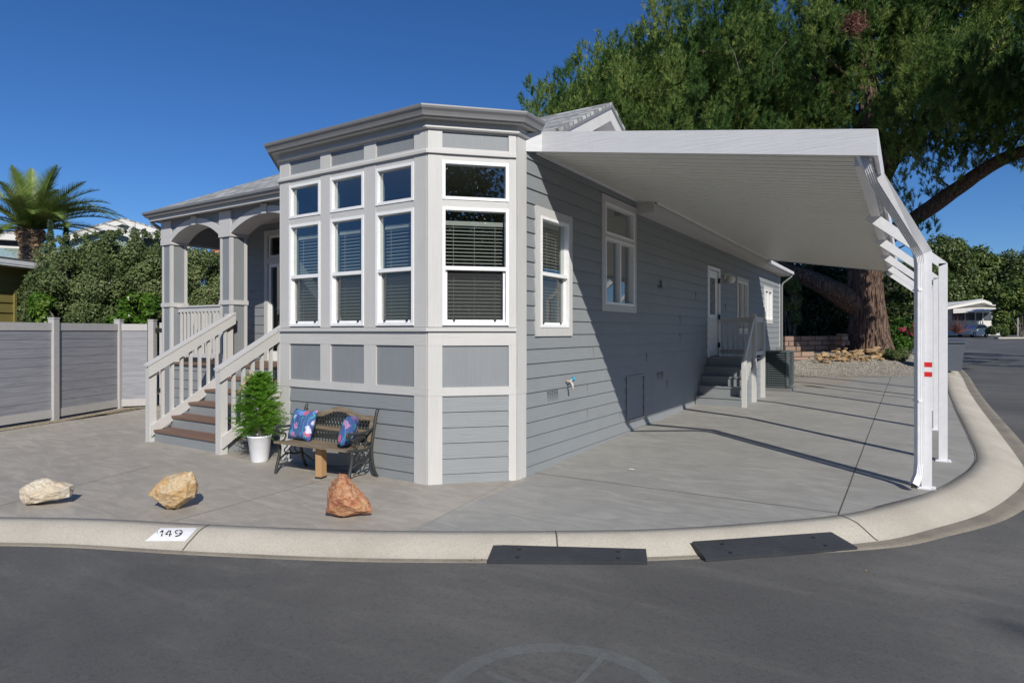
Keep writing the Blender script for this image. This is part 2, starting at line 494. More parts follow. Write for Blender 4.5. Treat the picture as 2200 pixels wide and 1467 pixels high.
def mat_needle():
    m = bpy.data.materials.new('pine_needles'); t, out = nt(m)
    a = t.nodes.new("ShaderNodeAttribute"); a.attribute_name = 'tone'
    c = ramp(t, a.outputs['Fac'], [(0, (.022, .058, .016)), (.35, (.048, .11, .024)), (.62, (.09, .16, .034)), (.84, (.18, .25, .056)), (1, (.31, .34, .10))])
    b = t.nodes.new("ShaderNodeBsdfPrincipled"); b.inputs['Roughness'].default_value = .6; b.inputs['Specular IOR Level'].default_value = .2
    t.links.new(c, b.inputs['Base Color']); tl = t.nodes.new("ShaderNodeBsdfTranslucent"); t.links.new(c, tl.inputs[0])
    mx = N(t, "ShaderNodeMixShader"); mx.inputs[0].default_value = .1
    t.links.new(b.outputs[0], mx.inputs[1]); t.links.new(tl.outputs[0], mx.inputs[2]); t.links.new(mx.outputs[0], out.inputs[0]); return m
M['needle'] = mat_needle()
M['hedge'] = mat_leaf('hedge_leaves', [(.05, (.045, .075, .022)), (.4, (.10, .14, .05)), (.75, (.18, .225, .09)), (1, (.31, .34, .17))], .2, .55, .25)
M['hedge2'] = mat_leaf('laurel_leaves', [(.1, (.04, .09, .015)), (.5, (.08, .17, .02)), (1, (.18, .28, .05))], .25, .3)
M['cyp'] = mat_leaf('cypress_sprays', [(.1, (.05, .14, .012)), (.5, (.11, .26, .02)), (1, (.22, .38, .05))], .3, .5)
M['oak'] = mat_leaf('oak_leaves', [(.1, (.045, .07, .02)), (.5, (.09, .13, .035)), (1, (.16, .2, .06))], .2, .5)
M['oak2'] = mat_leaf('bright_tree_leaves', [(.1, (.05, .08, .015)), (.5, (.09, .14, .025)), (1, (.18, .22, .05))], .25, .5)
M['conif'] = mat_leaf('blue_conifer_needles', [(.1, (.03, .055, .03)), (.5, (.05, .09, .05)), (1, (.09, .13, .07))], .1, .6)
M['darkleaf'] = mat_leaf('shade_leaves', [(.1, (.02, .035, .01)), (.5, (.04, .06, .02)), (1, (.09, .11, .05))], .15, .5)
M['flower'] = mat_leaf('flower_bush', [(.1, (.05, .12, .02)), (.6, (.11, .22, .03)), (1, (.2, .32, .06))], .3, .5)
M['petal'] = mat_leaf('pink_petals', [(.1, (.5, .05, .12)), (1, (.7, .2, .3))], .3, .6)
M['redtwig'] = mat_leaf('brown_twigs', [(.1, (.12, .05, .04)), (1, (.28, .12, .08))], .1, .7)
M['palm'] = mat_leaf('palm_leaflets', [(.1, (.07, .12, .025)), (.5, (.15, .22, .045)), (1, (.32, .36, .12))], .2, .4)

def mat_bark(name, a, b, c_, sc=(1, 1, .13), s=10):
    m = bpy.data.materials.new(name); t, out = nt(m)
    n1 = noise(t, coords(t, sc), s, 6, .7, 1.0)
    vo = N(t, "ShaderNodeTexVoronoi", Scale=s, feature='DISTANCE_TO_EDGE'); t.links.new(coords(t, sc), vo.inputs['Vector'])
    c = ramp(t, n1, [(.3, a), (.5, b), (.7, c_)])
    c = mixc(t, ramp(t, vo.outputs[0], [(.0, (.9,) * 3), (.12, (0, 0, 0))]), c, tuple(x * .3 for x in a))
    finish(t, out, c, .9, vo.outputs[0], .9, .08); return m
M['bark'] = mat_bark('pine_bark', (.075, .045, .03), (.14, .085, .06), (.22, .155, .12))
M['palmbark'] = mat_bark('palm_boot_bark', (.22, .13, .075), (.42, .28, .17), (.58, .43, .3), (1, 1, 1), 5)
M['twig'] = mat_bark('grey_twig_bark', (.1, .08, .06), (.2, .17, .14), (.3, .27, .23))

def mat_cushion():
    m = bpy.data.materials.new('floral_cushion'); t, out = nt(m)
    v = coords(t, (1, 1, 1))
    nd = N(t, "ShaderNodeTexNoise", Scale=14, Detail=3); t.links.new(v, nd.inputs['Vector'])
    dis = N(t, "ShaderNodeMix"); dis.data_type = 'VECTOR'; dis.inputs[0].default_value = .12
    t.links.new(v, dis.inputs[4]); t.links.new(nd.outputs['Color'], dis.inputs[5])
    vo = N(t, "ShaderNodeTexVoronoi", Scale=9.5); t.links.new(dis.outputs[1], vo.inputs['Vector'])
    sp = N(t, "ShaderNodeSeparateColor"); t.links.new(vo.outputs['Color'], sp.inputs[0])
    fc = ramp(t, sp.outputs[0], [(0, (.6, .06, .12)), (.2, (.5, .18, .4)), (.38, (.16, .22, .62)), (.55, (.03, .35, .5)), (.7, (.65, .6, .8)), (.85, (.05, .45, .4))])
    fc.node.color_ramp.interpolation = 'CONSTANT'
    nv = ramp(t, noise(t, v, 5, 3), [(.3, (.025, .045, .17)), (.7, (.045, .09, .28))])
    c = mixc(t, ramp(t, vo.outputs['Distance'], [(.36, (1,) * 3), (.44, (0, 0, 0))]), nv, fc)
    stems = N(t, "ShaderNodeTexWave", Scale=5, Distortion=9, Detail=2); t.links.new(v, stems.inputs['Vector'])
    c = mixc(t, .10, c, (.2, .4, .75))
    c = mixc(t, ramp(t, stems.outputs[0], [(.93, (0, 0, 0)), (.98, (.8,) * 3)]), c, (.04, .38, .42))
    finish(t, out, c, .8, noise(t, v, 300, 2), .2, .002); return m
M['cushion'] = mat_cushion()

def mat_oldwood():
    m = bpy.data.materials.new('weathered_bench_wood'); t, out = nt(m)
    g = noise(t, coords(t, (3, 60, 60)), 1, 5, .65, .5)
    c = ramp(t, g, [(.3, (.09, .065, .04)), (.5, (.2, .155, .10)), (.7, (.32, .26, .18))])
    finish(t, out, c, .75, g, .6, .004); return m
M['oldwood'] = mat_oldwood()
M['mat_rubber'] = paint('ribbed_black_rubber', (.032, .035, .042), .5, None, .4, .25, .08)

# ---------------------------------------------------------------- ground sheets
def sheet(name, poly, off, mat, hfun=None, cuts=(), extra=None, grid=None):
    """flat polygon laid on the terrain, cut wherever the slope of the terrain changes"""
    bm = bmesh.new()
    vs = [bm.verts.new((p[0], p[1], 0)) for p in poly]
    f = bm.faces.new(vs)
    bmesh.ops.triangulate(bm, faces=[f])
    ys = [b[0] for b in BR[1:-1]]
    if grid:
        x0, x1, y0, y1, st = grid
        ys += list(np.arange(y0, y1, st))
        for x in np.arange(x0, x1, st):
            bmesh.ops.bisect_plane(bm, geom=bm.verts[:] + bm.edges[:] + bm.faces[:], plane_co=(x, 0, 0), plane_no=(1, 0, 0))
    for y in ys:
        bmesh.ops.bisect_plane(bm, geom=bm.verts[:] + bm.edges[:] + bm.faces[:], plane_co=(0, y, 0), plane_no=(0, 1, 0))
    for v in bm.verts:
        v.co.z = (hfun(v.co.x, v.co.y) if hfun else H(v.co.y)) + off
    bmesh.ops.recalc_face_normals(bm, faces=bm.faces)
    for f in bm.faces:
        if f.normal.z < 0: f.normal_flip()
    me = bpy.data.meshes.new(name); bm.to_mesh(me); bm.free()
    me.materials.append(mat)
    o = bpy.data.objects.new(name, me); C.objects.link(o)
    return o

# kerb inner line, from the left end of the frame round the corner and away up the road
inner_px = [(0, 1113), (220, 1117), (450, 1129), (700, 1139), (900, 1143), (1150, 1143), (1400, 1139), (1600, 1127), (1803, 1108), (1900, 1087),
            (2003, 1058), (2072, 1020), (2095, 998), (2100, 980), (2088, 948), (2057, 885)]
inner = [G(*p) for p in inner_px]
inner = [Vector((p.x, p.y, 0)) for p in inner]
d0 = (inner[0] - inner[1]).normalized()
inner = [inner[0] + d0 * 40, inner[0] + d0 * 8] + inner + [Vector((4.73, 11.5, 0)), Vector((4.80, 15, 0)), Vector((4.92, 19, 0)), Vector((4.98, 24, 0)), Vector((5.0, 45, 0)), Vector((5.0, 70, 0)), Vector((5.0, 88, 0))]
# smooth resample
def catmull(pts, n=6):
    out = []
    for i in range(len(pts) - 1):
        p0 = pts[max(i - 1, 0)]; p1 = pts[i]; p2 = pts[i + 1]; p3 = pts[min(i + 2, len(pts) - 1)]
        for k in range(n):
            s = k / n
            out.append(.5 * ((2 * p1) + (p2 - p0) * s + (2 * p0 - 5 * p1 + 4 * p2 - p3) * s * s + (3 * p1 - p0 - 3 * p2 + p3) * s ** 3))
    out.append(pts[-1]); return out
mid = [inner[1]] + catmull(inner[2:-3], 6)
kcurve = [inner[0]] + mid + inner[-3:]
# split long tail for the terrain breaks
kk = []
for a, b in zip(kcurve, kcurve[1:]):
    kk.append(a)
    for y in [b_[0] for b_ in BR[1:-1]]:
        if (a.y - y) * (b.y - y) < 0 and abs(b.y - a.y) > .05:
            kk.append(a + (b - a) * ((y - a.y) / (b.y - a.y)))
kcurve = kk + [kcurve[-1]]
nrm = []
for i, p in enumerate(kcurve):
    a = kcurve[max(i - 1, 0)]; b = kcurve[min(i + 1, len(kcurve) - 1)]
    d = (b - a).normalized(); nrm.append(Vector((d.y, -d.x, 0)))
def kwidth(p):
    """kerb width / gutter pan width along the line: wider round the corner"""
    s = min(1, max(0, (p.x - 2.2) / 2.3))
    return .36 + .12 * s, .04 + .17 * s
def kerb_mesh(offs, name, mat, lo):
    mb = MB(); rows = []
    for p, n_ in zip(kcurve, nrm):
        w, g = kwidth(p)
        row = []
        for (fr, gfr, dz) in offs:
            q = p + n_ * (w * fr + g * gfr)
            row.append((q.x, q.y, H(q.y) + dz))
        rows.append(row)
    m_ = len(offs)
    mb.add([v for r in rows for v in r], [(i * m_ + k, i * m_ + k + 1, (i + 1) * m_ + k + 1, (i + 1) * m_ + k) for i in range(len(rows) - 1) for k in range(m_ - 1)])
    o = mb.build(name, mat, smooth=True)
    return tag(o, kind='structure')
KP = [(-.03, 0, -.02), (0, 0, .012), (.28, 0, .008), (.45, 0, -.004), (.62, 0, -.028), (.8, 0, -.062), (.93, 0, -.088), (1.0, 0, -.098)]
kerb_mesh(KP, 'kerb', M['kerb'], 0)
kerb_mesh([(1.0, 0, -.098), (1.0, .5, -.106), (1.0, 1.0, -.108), (1.0, 1.06, -.13)], 'gutter_strip', M['pan'], 0)

KI = [(p.x, p.y) for p in kcurve]
lotp = KI + [(-60, 88), (-60, KI[0][1])]
yard = sheet('yard_ground', lotp, -.012, M['earth']); tag(yard, kind='structure')
# asphalt, cut to run just under the pan edge
road = sheet('road', [(-70, -60), (75, -60), (75, 104), (-70, 104)], -.115, M['asphalt']); tag(road, kind='structure')
gnd = sheet('ground', [(-900, -700), (900, -700), (900, 900), (-900, 900)], -.3, M['earth']); tag(gnd, kind='structure')

# patio (brown, left) and driveway (grey, right) meet on a slanting joint
jA = G(880, 1143); jB = G(1100, 1030)
jA = min(kcurve, key=lambda p: (p - Vector((jA.x, jA.y, 0))).length)
ia = kcurve.index(jA)
jB = Vector((.12, -.3, 0))
pat = [(p.x, p.y) for p in kcurve[:ia + 1]] + [(jB.x, jB.y), (-.2, 1), (-11.6, 1.5), (-11.2, .6), (-10.3, -.95), (-9.95, -1.9), (-8.6, -5.4), (-20, -25)]
pat = [q for q in pat if not (q[0] < -22)]
pat_poly = [(p.x, p.y) for p in kcurve[:ia + 1]]
pat_poly = [(-9.0, None)] + [q for q in pat_poly if q[0] > -9.0]
y0_ = min((p for p in kcurve), key=lambda p: abs(p.x + 9.0)).y
# kerb points left of the frame
left_k = [(p.x, p.y) for p in kcurve[:ia + 1] if p.x > -14]
patio = sheet('patio', left_k + [(jB.x, jB.y), (-.3, .8), (-8.9, 3.0), (-10.5, 3.2), (-10.8, 1.15), (-11.15, .55), (-10.33, -.98), (-9.9, -1.95), (-9.2, -3.6), (left_k[0][0] + 2, left_k[0][1] + 2)], .0, M['patio']); tag(patio, kind='structure')
iend = next(i for i, p in enumerate(kcurve) if p.y >= 13.9)
e1 = Vector((4.9, 17.6, 0)); e2 = Vector((.9, 15.2, 0))
drv = [(jB.x, jB.y)] + [(p.x, p.y) for p in kcurve[ia:iend + 1]] + [(4.85, 17.6), (.8, 15.0), (-.1, 15.0), (-.3, .8)]
drive = sheet('driveway', drv, .0, M['drive']); tag(drive, kind='structure')

def strip(p0, p1, w, off, mat, name, wob=.0, n=16):
    mb = MB(); p0 = Vector(p0); p1 = Vector(p1); p0.z = p1.z = 0
    d = (p1 - p0); s = Vector((-d.y, d.x, 0)).normalized()
    ts = sorted(set([k / n for k in range(n + 1)] + [(b[0] - p0.y) / d.y for b in BR[1:-1] if abs(d.y) > .01 and 0 < (b[0] - p0.y) / d.y < 1]))
    row = []
    for k in ts:
        c = p0 + d * k + s * wob * (rnd.random() - .5)
        for sg in (-.5, .5):
            q = c + s * w * sg
            row.append((q.x, q.y, H(q.y) + off))
    mb.add(row, [(2 * i, 2 * i + 1, 2 * i + 3, 2 * i + 2) for i in range(len(ts) - 1)])
    return mb, name
joint = bpy.data.materials.new('dark_joint'); t_, o_ = nt(joint); finish(t_, o_, (.09, .085, .075), .95)  # flat dark strip colour for concrete joints and cracks
lightj = bpy.data.materials.new('tooled_joint'); t_, o_ = nt(lightj); finish(t_, o_, (.36, .335, .30), .9)
def jline(a, b, w, mat, name='joint', off=.004, wob=.004):
    mb, _ = strip(a, b, w, off, mat, name, wob)
    tag(mb.build('concrete_joint', mat), kind='structure')
jline(G(1801, 1106), G(1915, 808), .011, joint, wob=.006)
jline(G(354, 1124), G(695, 1031), .014, lightj)
jline(G(0, 1086), G(327, 1000), .014, lightj)
jline(G(886, 1141), G(1098, 1031), .016, lightj)
jline(G(1150, 1016), G(1800, 1102), .008, joint, wob=.01)
jline(G(1508, 906), G(2050, 968), .006, joint, wob=.01)
jline(G(1183, 1143), G(1184, 1150), .012, joint)
# crack where the apron meets the corner kerb
for a, b in zip(kcurve[::1], kcurve[1::1]):
    if a.x > 3.6 and 0 < a.y < 9:
        jline(a - Vector((.012, 0, 0)), b - Vector((.008, 0, 0)), .011, joint, off=.014, wob=.003)

def kerb_cut(u, v0=None):
    q = G(u, v0)
    i = min(range(len(kcurve)), key=lambda k: (kcurve[k] - Vector((q.x, q.y, 0))).length)
    p = kcurve[i]; n_ = nrm[i]; w, g = kwidth(p); tdir = Vector((-n_.y, n_.x, 0)) * .006
    mb = MB(); row = []
    for (fr, gf, dz) in KP[1:]:
        c = p + n_ * w * fr + tdir * rnd.uniform(-1, 1)
        for sg in (-1, 1):
            q = c + tdir * sg; row.append((q.x, q.y, H(q.y) + dz + .004))
    mb.add(row, [(2 * k, 2 * k + 1, 2 * k + 3, 2 * k + 2) for k in range(len(KP) - 2)])
    tag(mb.build('concrete_joint', joint), kind='structure')
kerb_cut(1183, 1143); kerb_cut(1790, 1109); kerb_cut(460, 1129)

# gravel bank behind the driveway
def bank(x, y):
    e = (e2 - e1); nn_ = Vector((-e.y, e.x, 0)).normalized()
    if nn_.y < 0: nn_ = -nn_
    d = (Vector((x, y, 0)) - e1).dot(nn_)
    if y < 15.4 and x < .8: d = min(d, (y - 14.2))
    f = min(1, max(0, d / 5.0)); f = f * f * (3 - 2 * f)
    edge = min(1, max(0, (4.9 - x) / 1.2))
    return H(y) + .56 * f * edge + .02 * mnoise.noise(Vector((x, y, 0)) * 1.4)
grav = sheet('gravel', [(4.86, 17.4), (4.95, 24), (4.6, 30), (-4, 40), (-12, 40), (-12, 15), (-.1, 14.6), (.85, 14.75)], .006, M['gravel'], bank, grid=(-12, 6, 15, 40, .8))
tag(grav, kind='structure')
bs = sheet('slab', [(0, 11.9), (1.9, 11.9), (2.4, 14.0), (2.9, 16.3), (.9, 15.4), (0, 15.0)], .004, M['backslab']); tag(bs, kind='structure')

# tan gravel strip at the fence foot
sheet_pts = [(-9.3, -3.4), (-9.95, -1.9), (-10.35, -.95), (-11.2, .6), (-10.8, 1.25), (-10.9, 1.0), (-11.08, .62), (-10.1, -1.0), (-9.62, -2.0), (-9.1, -3.3)]
tg = sheet('gravel_strip', [(-8.9, -3.6), (-9.47, -2.1), (-9.93, -1.0), (-10.76, .58), (-10.55, .95), (-10.75, 1.3), (-11.3, .6), (-10.45, -1.1), (-9.55, -3.5)], .008, M['tangravel']); tag(tg, kind='structure')

# faded marks on the asphalt
def ground_ribbon(pts, w, name, mat, off=-.111, closed=False):
    mb = MB(); row = []
    n_ = len(pts)
    for i, p in enumerate(pts):
        a = pts[(i - 1) % n_] if closed else pts[max(i - 1, 0)]; b = pts[(i + 1) % n_] if closed else pts[min(i + 1, n_ - 1)]
        d = (b - a).normalized(); s = Vector((-d.y, d.x, 0))
        for sg in (-.5, .5):
            q = p + s * w * sg; row.append((q.x, q.y, H(q.y) + off))
    fs = [(2 * i, 2 * i + 1, 2 * i + 3, 2 * i + 2) for i in range(n_ - 1)]
    if closed: fs.append((2 * n_ - 2, 2 * n_ - 1, 1, 0))
    mb.add(row, fs)
    o = mb.build(name, mat); tag(o, kind='structure'); return o
cc = G(1200, 1530, -.115)
ground_ribbon([Vector((cc.x + .62 * math.cos(a), cc.y + .62 * math.sin(a), 0)) for a in np.linspace(0, 2 * math.pi, 48, endpoint=False)], .10, 'road_marking', M['faded'], closed=True)
ground_ribbon([G(1300, 1405, -.115), G(1270, 1440, -.115), G(1235, 1475, -.115), G(1200, 1490, -.115)], .035, 'road_marking', M['faded'], off=-.107)
ground_ribbon([G(1200, 1490, -.115), G(1100, 1470, -.115), G(1045, 1445, -.115)], .04, 'road_marking', M['faded'], off=-.107)

# fallen leaves and litter: tiny dry leaves in the gutter
dry = paint('dry_leaf', (.28, .14, .05), .8, None, .2, .2)
def litter(u, v, off, s, mat=dry, name='dry_leaf', lab='small curled dry leaf lying in the gutter'):
    q = G(u, v, off); mb = MB()
    a = rnd.random() * 6.28; d = Vector((math.cos(a), math.sin(a), 0)); e = Vector((-d.y, d.x, 0))
    mb.add([q - d * s + Vector((0, 0, .012)), q + e * s * .4 + Vector((0, 0, .002)), q + d * s + Vector((0, 0, .014)), q - e * s * .4 + Vector((0, 0, .008)), q + Vector((0, 0, .003))],
           [(0, 1, 4), (1, 2, 4), (2, 3, 4), (3, 0, 4)])
    return mb.build(name, mat, recalc=False)

# ---------------------------------------------------------------- wall frames
class Fr:
    def __init__(s, A, B):
        s.A = Vector((A[0], A[1], 0)); d = Vector((B[0] - A[0], B[1] - A[1], 0)); s.L = d.length; s.u = d.normalized()
        s.n = Vector((s.u.y, -s.u.x, 0))
    def P(s, a, z, o=0.0):
        q = s.A + s.u * a + s.n * o; return Vector((q.x, q.y, z))
    def board(s, mb, a0, a1, z0, z1, o0, o1):
        c = s.P((a0 + a1) / 2, (z0 + z1) / 2, (o0 + o1) / 2)
        return mb.obox(c, s.u * (a1 - a0) / 2, s.n * (o1 - o0) / 2, Vector((0, 0, (z1 - z0) / 2)))

def holes_cells(a0, a1, z0, z1, holes):
    xs = sorted(set([a0, a1] + [h for q in holes for h in q[:2] if a0 < h < a1]))
    zs = sorted(set([z0, z1] + [h for q in holes for h in q[2:] if z0 < h < z1]))
    return xs, zs
def inh(x, z, holes):
    return any(h[0] < x < h[1] and h[2] < z < h[3] for h in holes)

def wall(mb, F, a0, a1, z0, z1, holes=(), o=0.0, th=.12):
    xs, zs = holes_cells(a0, a1, z0, z1, holes)
    solid = {}
    for i in range(len(xs) - 1):
        for j in range(len(zs) - 1):
            solid[i, j] = not inh((xs[i] + xs[i + 1]) / 2, (zs[j] + zs[j + 1]) / 2, holes)
    for (i, j), s_ in solid.items():
        if not s_: continue
        x0, x1, y0, y1 = xs[i], xs[i + 1], zs[j], zs[j + 1]
        mb.quad(F.P(x0, y0, o), F.P(x1, y0, o), F.P(x1, y1, o), F.P(x0, y1, o))
        mb.quad(F.P(x0, y0, o - th), F.P(x0, y1, o - th), F.P(x1, y1, o - th), F.P(x1, y0, o - th))
        for (di, dj, q) in ((-1, 0, (x0, y0, x0, y1)), (1, 0, (x1, y1, x1, y0)), (0, -1, (x1, y0, x0, y0)), (0, 1, (x0, y1, x1, y1))):
            if not solid.get((i + di, j + dj), False):
                mb.quad(F.P(q[0], q[1], o), F.P(q[2], q[3], o), F.P(q[2], q[3], o - th), F.P(q[0], q[1], o - th))
    return mb

LAP = .178; PH = 1.714
def siding(mb, F, a0, a1, z0, z1, holes=(), lo=.004, hi=.022, lap=LAP, ph=PH):
    k0 = math.floor((z0 - ph) / lap)
    zb = ph + k0 * lap
    off = lambda z, b: hi - (hi - lo) * (z - b) / lap
    while zb < z1 - 1e-6:
        zt = zb + lap
        cz = sorted(set([max(zb, z0), min(zt, z1)] + [h for q in holes for h in q[2:] if max(zb, z0) < h < min(zt, z1)]))
        for c0, c1 in zip(cz, cz[1:]):
            cx = sorted(set([a0, a1] + [h for q in holes for h in q[:2] if a0 < h < a1]))
            for x0, x1 in zip(cx, cx[1:]):
                if inh((x0 + x1) / 2, (c0 + c1) / 2, holes): continue
                mb.quad(F.P(x0, c0, off(c0, zb)), F.P(x1, c0, off(c0, zb)), F.P(x1, c1, off(c1, zb)), F.P(x0, c1, off(c1, zb)))
                if abs(c0 - zb) < 1e-6 and zb > z0:
                    mb.quad(F.P(x0, c0, 0), F.P(x1, c0, 0), F.P(x1, c0, hi), F.P(x0, c0, hi))
        zb = zt
    return mb

# ---------------------------------------------------------------- the house
house = thing('house', (-4, 8, 0), 'grey lap sided single storey home with corner bay window and columned porch', 'house')

C0 = (-3.334, -.964); C1 = (-.73, -.964); C2 = (0, -.234); CL = (-4.064, -.234)
FF = Fr(C0, C1); FA = Fr(C1, C2); FS = Fr((0, -.234), (0, 17.6)); FL = Fr(CL, C0)
ZF = 1.15   # floor

def window(F, a0, a1, z0, z1, kind='fixed', fo=.016, blind=None, fw=.035, screen=True):
    """a white vinyl window: frame bars, panes, insect screen, blind as sub-parts"""
    mb = MB()
    F.board(mb, a0, a0 + fw, z0, z1, -.07, fo); F.board(mb, a1 - fw, a1, z0, z1, -.07, fo)
    F.board(mb, a0 + fw, a1 - fw, z0, z0 + fw, -.07, fo - .002); F.board(mb, a0 + fw, a1 - fw, z1 - fw, z1, -.07, fo - .002)
    panes = []
    i0, i1, j0, j1 = a0 + fw, a1 - fw, z0 + fw, z1 - fw
    if kind == 'fixed':
        panes.append((i0, i1, j0, j1, -.02))
    elif kind == 'hung':
        zm = z0 + (z1 - z0) * .485
        F.board(mb, i0, i1, zm - .022, zm + .022, -.05, fo - .004)
        F.board(mb, i0, i0 + .025, j0, zm - .022, -.055, -.012); F.board(mb, i1 - .025, i1, j0, zm - .022, -.055, -.012)
        F.board(mb, i0 + .025, i1 - .025, j0, j0 + .03, -.055, -.012)
        panes += [(i0, i1, zm + .022, j1, -.022), (i0 + .025, i1 - .025, j0 + .03, zm - .022, -.045)]
    elif kind == 'slider':
        am = (a0 + a1) / 2
        F.board(mb, am - .025, am + .025, j0, j1, -.05, fo - .004)
        panes += [(i0, am - .025, j0, j1, -.022), (am + .025, i1, j0, j1, -.04)]
    w = mb.build('window', M['white'], house)
    for k, (p0, p1, q0, q1, o) in enumerate(panes):
        g = MB(); g.quad(F.P(p0, q0, o), F.P(p1, q0, o), F.P(p1, q1, o), F.P(p0, q1, o))
        g.build('pane', M['glass'], w, recalc=False)
        if kind == 'hung' and k == 1 and screen:
            g = MB(); g.quad(F.P(p0, q0, o + .02), F.P(p1, q0, o + .02), F.P(p1, q1, o + .02), F.P(p0, q1, o + .02))
            g.build('insect_screen', M['screen'], w)
            l = MB()
            for a in (p0 + (p1 - p0) * .12, p0 + (p1 - p0) * .85):
                F.board(l, a - .012, a + .012, q0 - .018, q0 + .004, -.012, .003)
            l.build('latch', M['black'], w)
    if blind:
        b0, b1 = blind
        s = MB()
        F.board(s, i0 + .01, i1 - .01, b1 - .03, b1 + .02, -.15, -.09)
        z = b0
        while z < b1 - .04:
            c = F.P((i0 + i1) / 2, z, -.12)
            dn = (F.n * .92 + Vector((0, 0, -.38))).normalized()
            s.obox(c, F.u * ((i1 - i0) / 2 - .012), dn * .023, dn.cross(F.u) * .0015)
            z += .042
        for fr in ([.15, .5, .85] if i1 - i0 > .6 else [.2, .8]):
            a = i0 + (i1 - i0) * fr
            F.board(s, a - .002, a + .002, b0, b1, -.097, -.094)
        s.build('blind', M['slat'], w)
    return w

# bay windows: columns along the front face (from the left bay corner)
cols = [(.193, .8115), (1.001, 1.604), (1.804, 2.415)]
ZS = 1.79
bay_holes_f = []
for a0, a1 in cols:
    bay_holes_f += [(a0 + .012, a1 - .012, ZS + .04, 3.165), (a0 + .012, a1 - .012, 3.28, 3.70)]
bay_holes_a = [(.175, .9335, ZS + .04, 3.165), (.175, .9335, 3.28, 3.70)]
mb = MB()
wall(mb, FF, 0, FF.L, 0, 4.1, bay_holes_f); wall(mb, FA, 0, FA.L, 0, 4.1, bay_holes_a); wall(mb, FL, 0, FL.L, 0, 4.1)
mb.build('bay_wall', M['panel'], house)
for a0, a1 in cols:
    window(FF, a0, a1, ZS + .03, 3.18, 'hung', .03, blind=(1.84, 3.02))
    window(FF, a0, a1, 3.267, 3.713, 'fixed', .03)
window(FA, .165, .943, ZS + .03, 3.18, 'hung', .03, blind=(1.84, 3.02))
window(FA, .165, .943, 3.267, 3.713, 'fixed', .03)

# trim boards on the bay
def bay_trim(F, posts, nm):
    mb = MB(); zz = MB()
    L = F.L
    for a0, a1 in posts:
        F.board(mb, a0, a1, 1.80, 3.78, 0, .022)
        F.board(mb, a0, a1, 3.84, 4.055, 0, .022)
        F.board(mb, a0, a1, 1.107, 1.587, 0, .022)
    F.board(mb, posts[0][0], posts[0][1], -.02, 1.01, 0, .020)
    F.board(mb, posts[-1][0], posts[-1][1], -.02, 1.01, 0, .020)
    gaps = [(p[1], q[0]) for p, q in zip(posts, posts[1:])]
    for g0, g1 in gaps:
        F.board(zz, g0, g1, 3.18, 3.267, 0, .018)
        F.board(zz, g0, g1, 3.713, 3.78, 0, .018)
        F.board(zz, g0, g1, 3.84, 3.86, 0, .018)
        F.board(zz, g0, g1, 4.045, 4.055, 0, .018)
    F.board(zz, posts[0][0], posts[-1][1], 1.587, 1.747, 0, .024)
    F.board(zz, posts[0][0], posts[-1][1], 1.01, 1.107, 0, .024)
    return mb, zz
postsF = [(0, .193), (.8115, 1.001), (1.604, 1.804), (2.415, FF.L)]
postsA = [(0, .165), (.943, FA.L)]
for F, ps in ((FF, postsF), (FA, postsA), (FL, [(0, .16), (FL.L - .16, FL.L)])):
    a, b = bay_trim(F, ps, '')
    a.build('trim_boards', M['trim'], house); b.build('trim_rail', M['trim_h'], house)
    s = MB(); siding(s, F, ps[0][1], ps[-1][0], -.02, 1.01, lo=.002, hi=.018); s.build('siding', M['siding'], house)

# mitred ledges running round the bay
bayout = [Vector((*CL, 0)), Vector((*C0, 0)), Vector((*C1, 0)), Vector((*C2, 0))]
def offs(pts, o, ext=0.0):
    out = []
    for i, p in enumerate(pts):
        ns = []
        if i > 0: d = (p - pts[i - 1]).normalized(); ns.append(Vector((d.y, -d.x, 0)))
        if i < len(pts) - 1: d = (pts[i + 1] - p).normalized(); ns.append(Vector((d.y, -d.x, 0)))
        if len(ns) == 1: out.append(p + ns[0] * o)
        else: out.append(p + (ns[0] + ns[1]) * (o / (1 + ns[0].dot(ns[1]))))
    return out
def ledge(pts, prof, name, mat, parent=None):
    """profile [(offset, z)...] closed, swept round pts"""
    mb = MB(); m_ = len(prof); rings = [offs(pts, o) for o, z in prof]
    n_ = len(pts)
    vs = [(rings[k][i].x, rings[k][i].y, prof[k][1]) for i in range(n_) for k in range(m_)]
    fs = [(i * m_ + k, i * m_ + (k + 1) % m_, (i + 1) * m_ + (k + 1) % m_, (i + 1) * m_ + k) for i in range(n_ - 1) for k in range(m_)]
    fs += [tuple(range(m_)), tuple((n_ - 1) * m_ + k for k in range(m_))]
    mb.add(vs, fs)
    return mb.build(name, mat, parent or house)
ledge(bayout, [(-.01, 1.747), (.055, 1.752), (.055, 1.787), (-.01, 1.80)], 'sill_ledge', M['trim_h'])
ledge(bayout, [(-.01, 3.78), (.05, 3.785), (.05, 3.815), (.024, 3.84), (-.01, 3.84)], 'drip_ledge', M['trim_h'])
bayx = bayout + [Vector((0, .10, 0))]
ledge(bayx, [(-.01, 4.055), (.05, 4.06), (.062, 4.072), (.062, 4.09), (.03, 4.10), (.03, 4.16), (-.01, 4.16)], 'crown_board', M['trim_h'])
ledge(bayx, [(-.01, 4.16), (.125, 4.16), (.125, 4.20), (-.01, 4.20)], 'soffit', M['trim_h'])
gprof = [(.126, 4.168), (.17, 4.168), (.175, 4.19), (.185, 4.215), (.208, 4.24), (.214, 4.262), (.214, 4.278), (.206, 4.278), (.200, 4.262), (.15, 4.20), (.132, 4.20), (.132, 4.275), (.126, 4.275)]
ledge(bayx, gprof, 'gutter', M['gutter'])

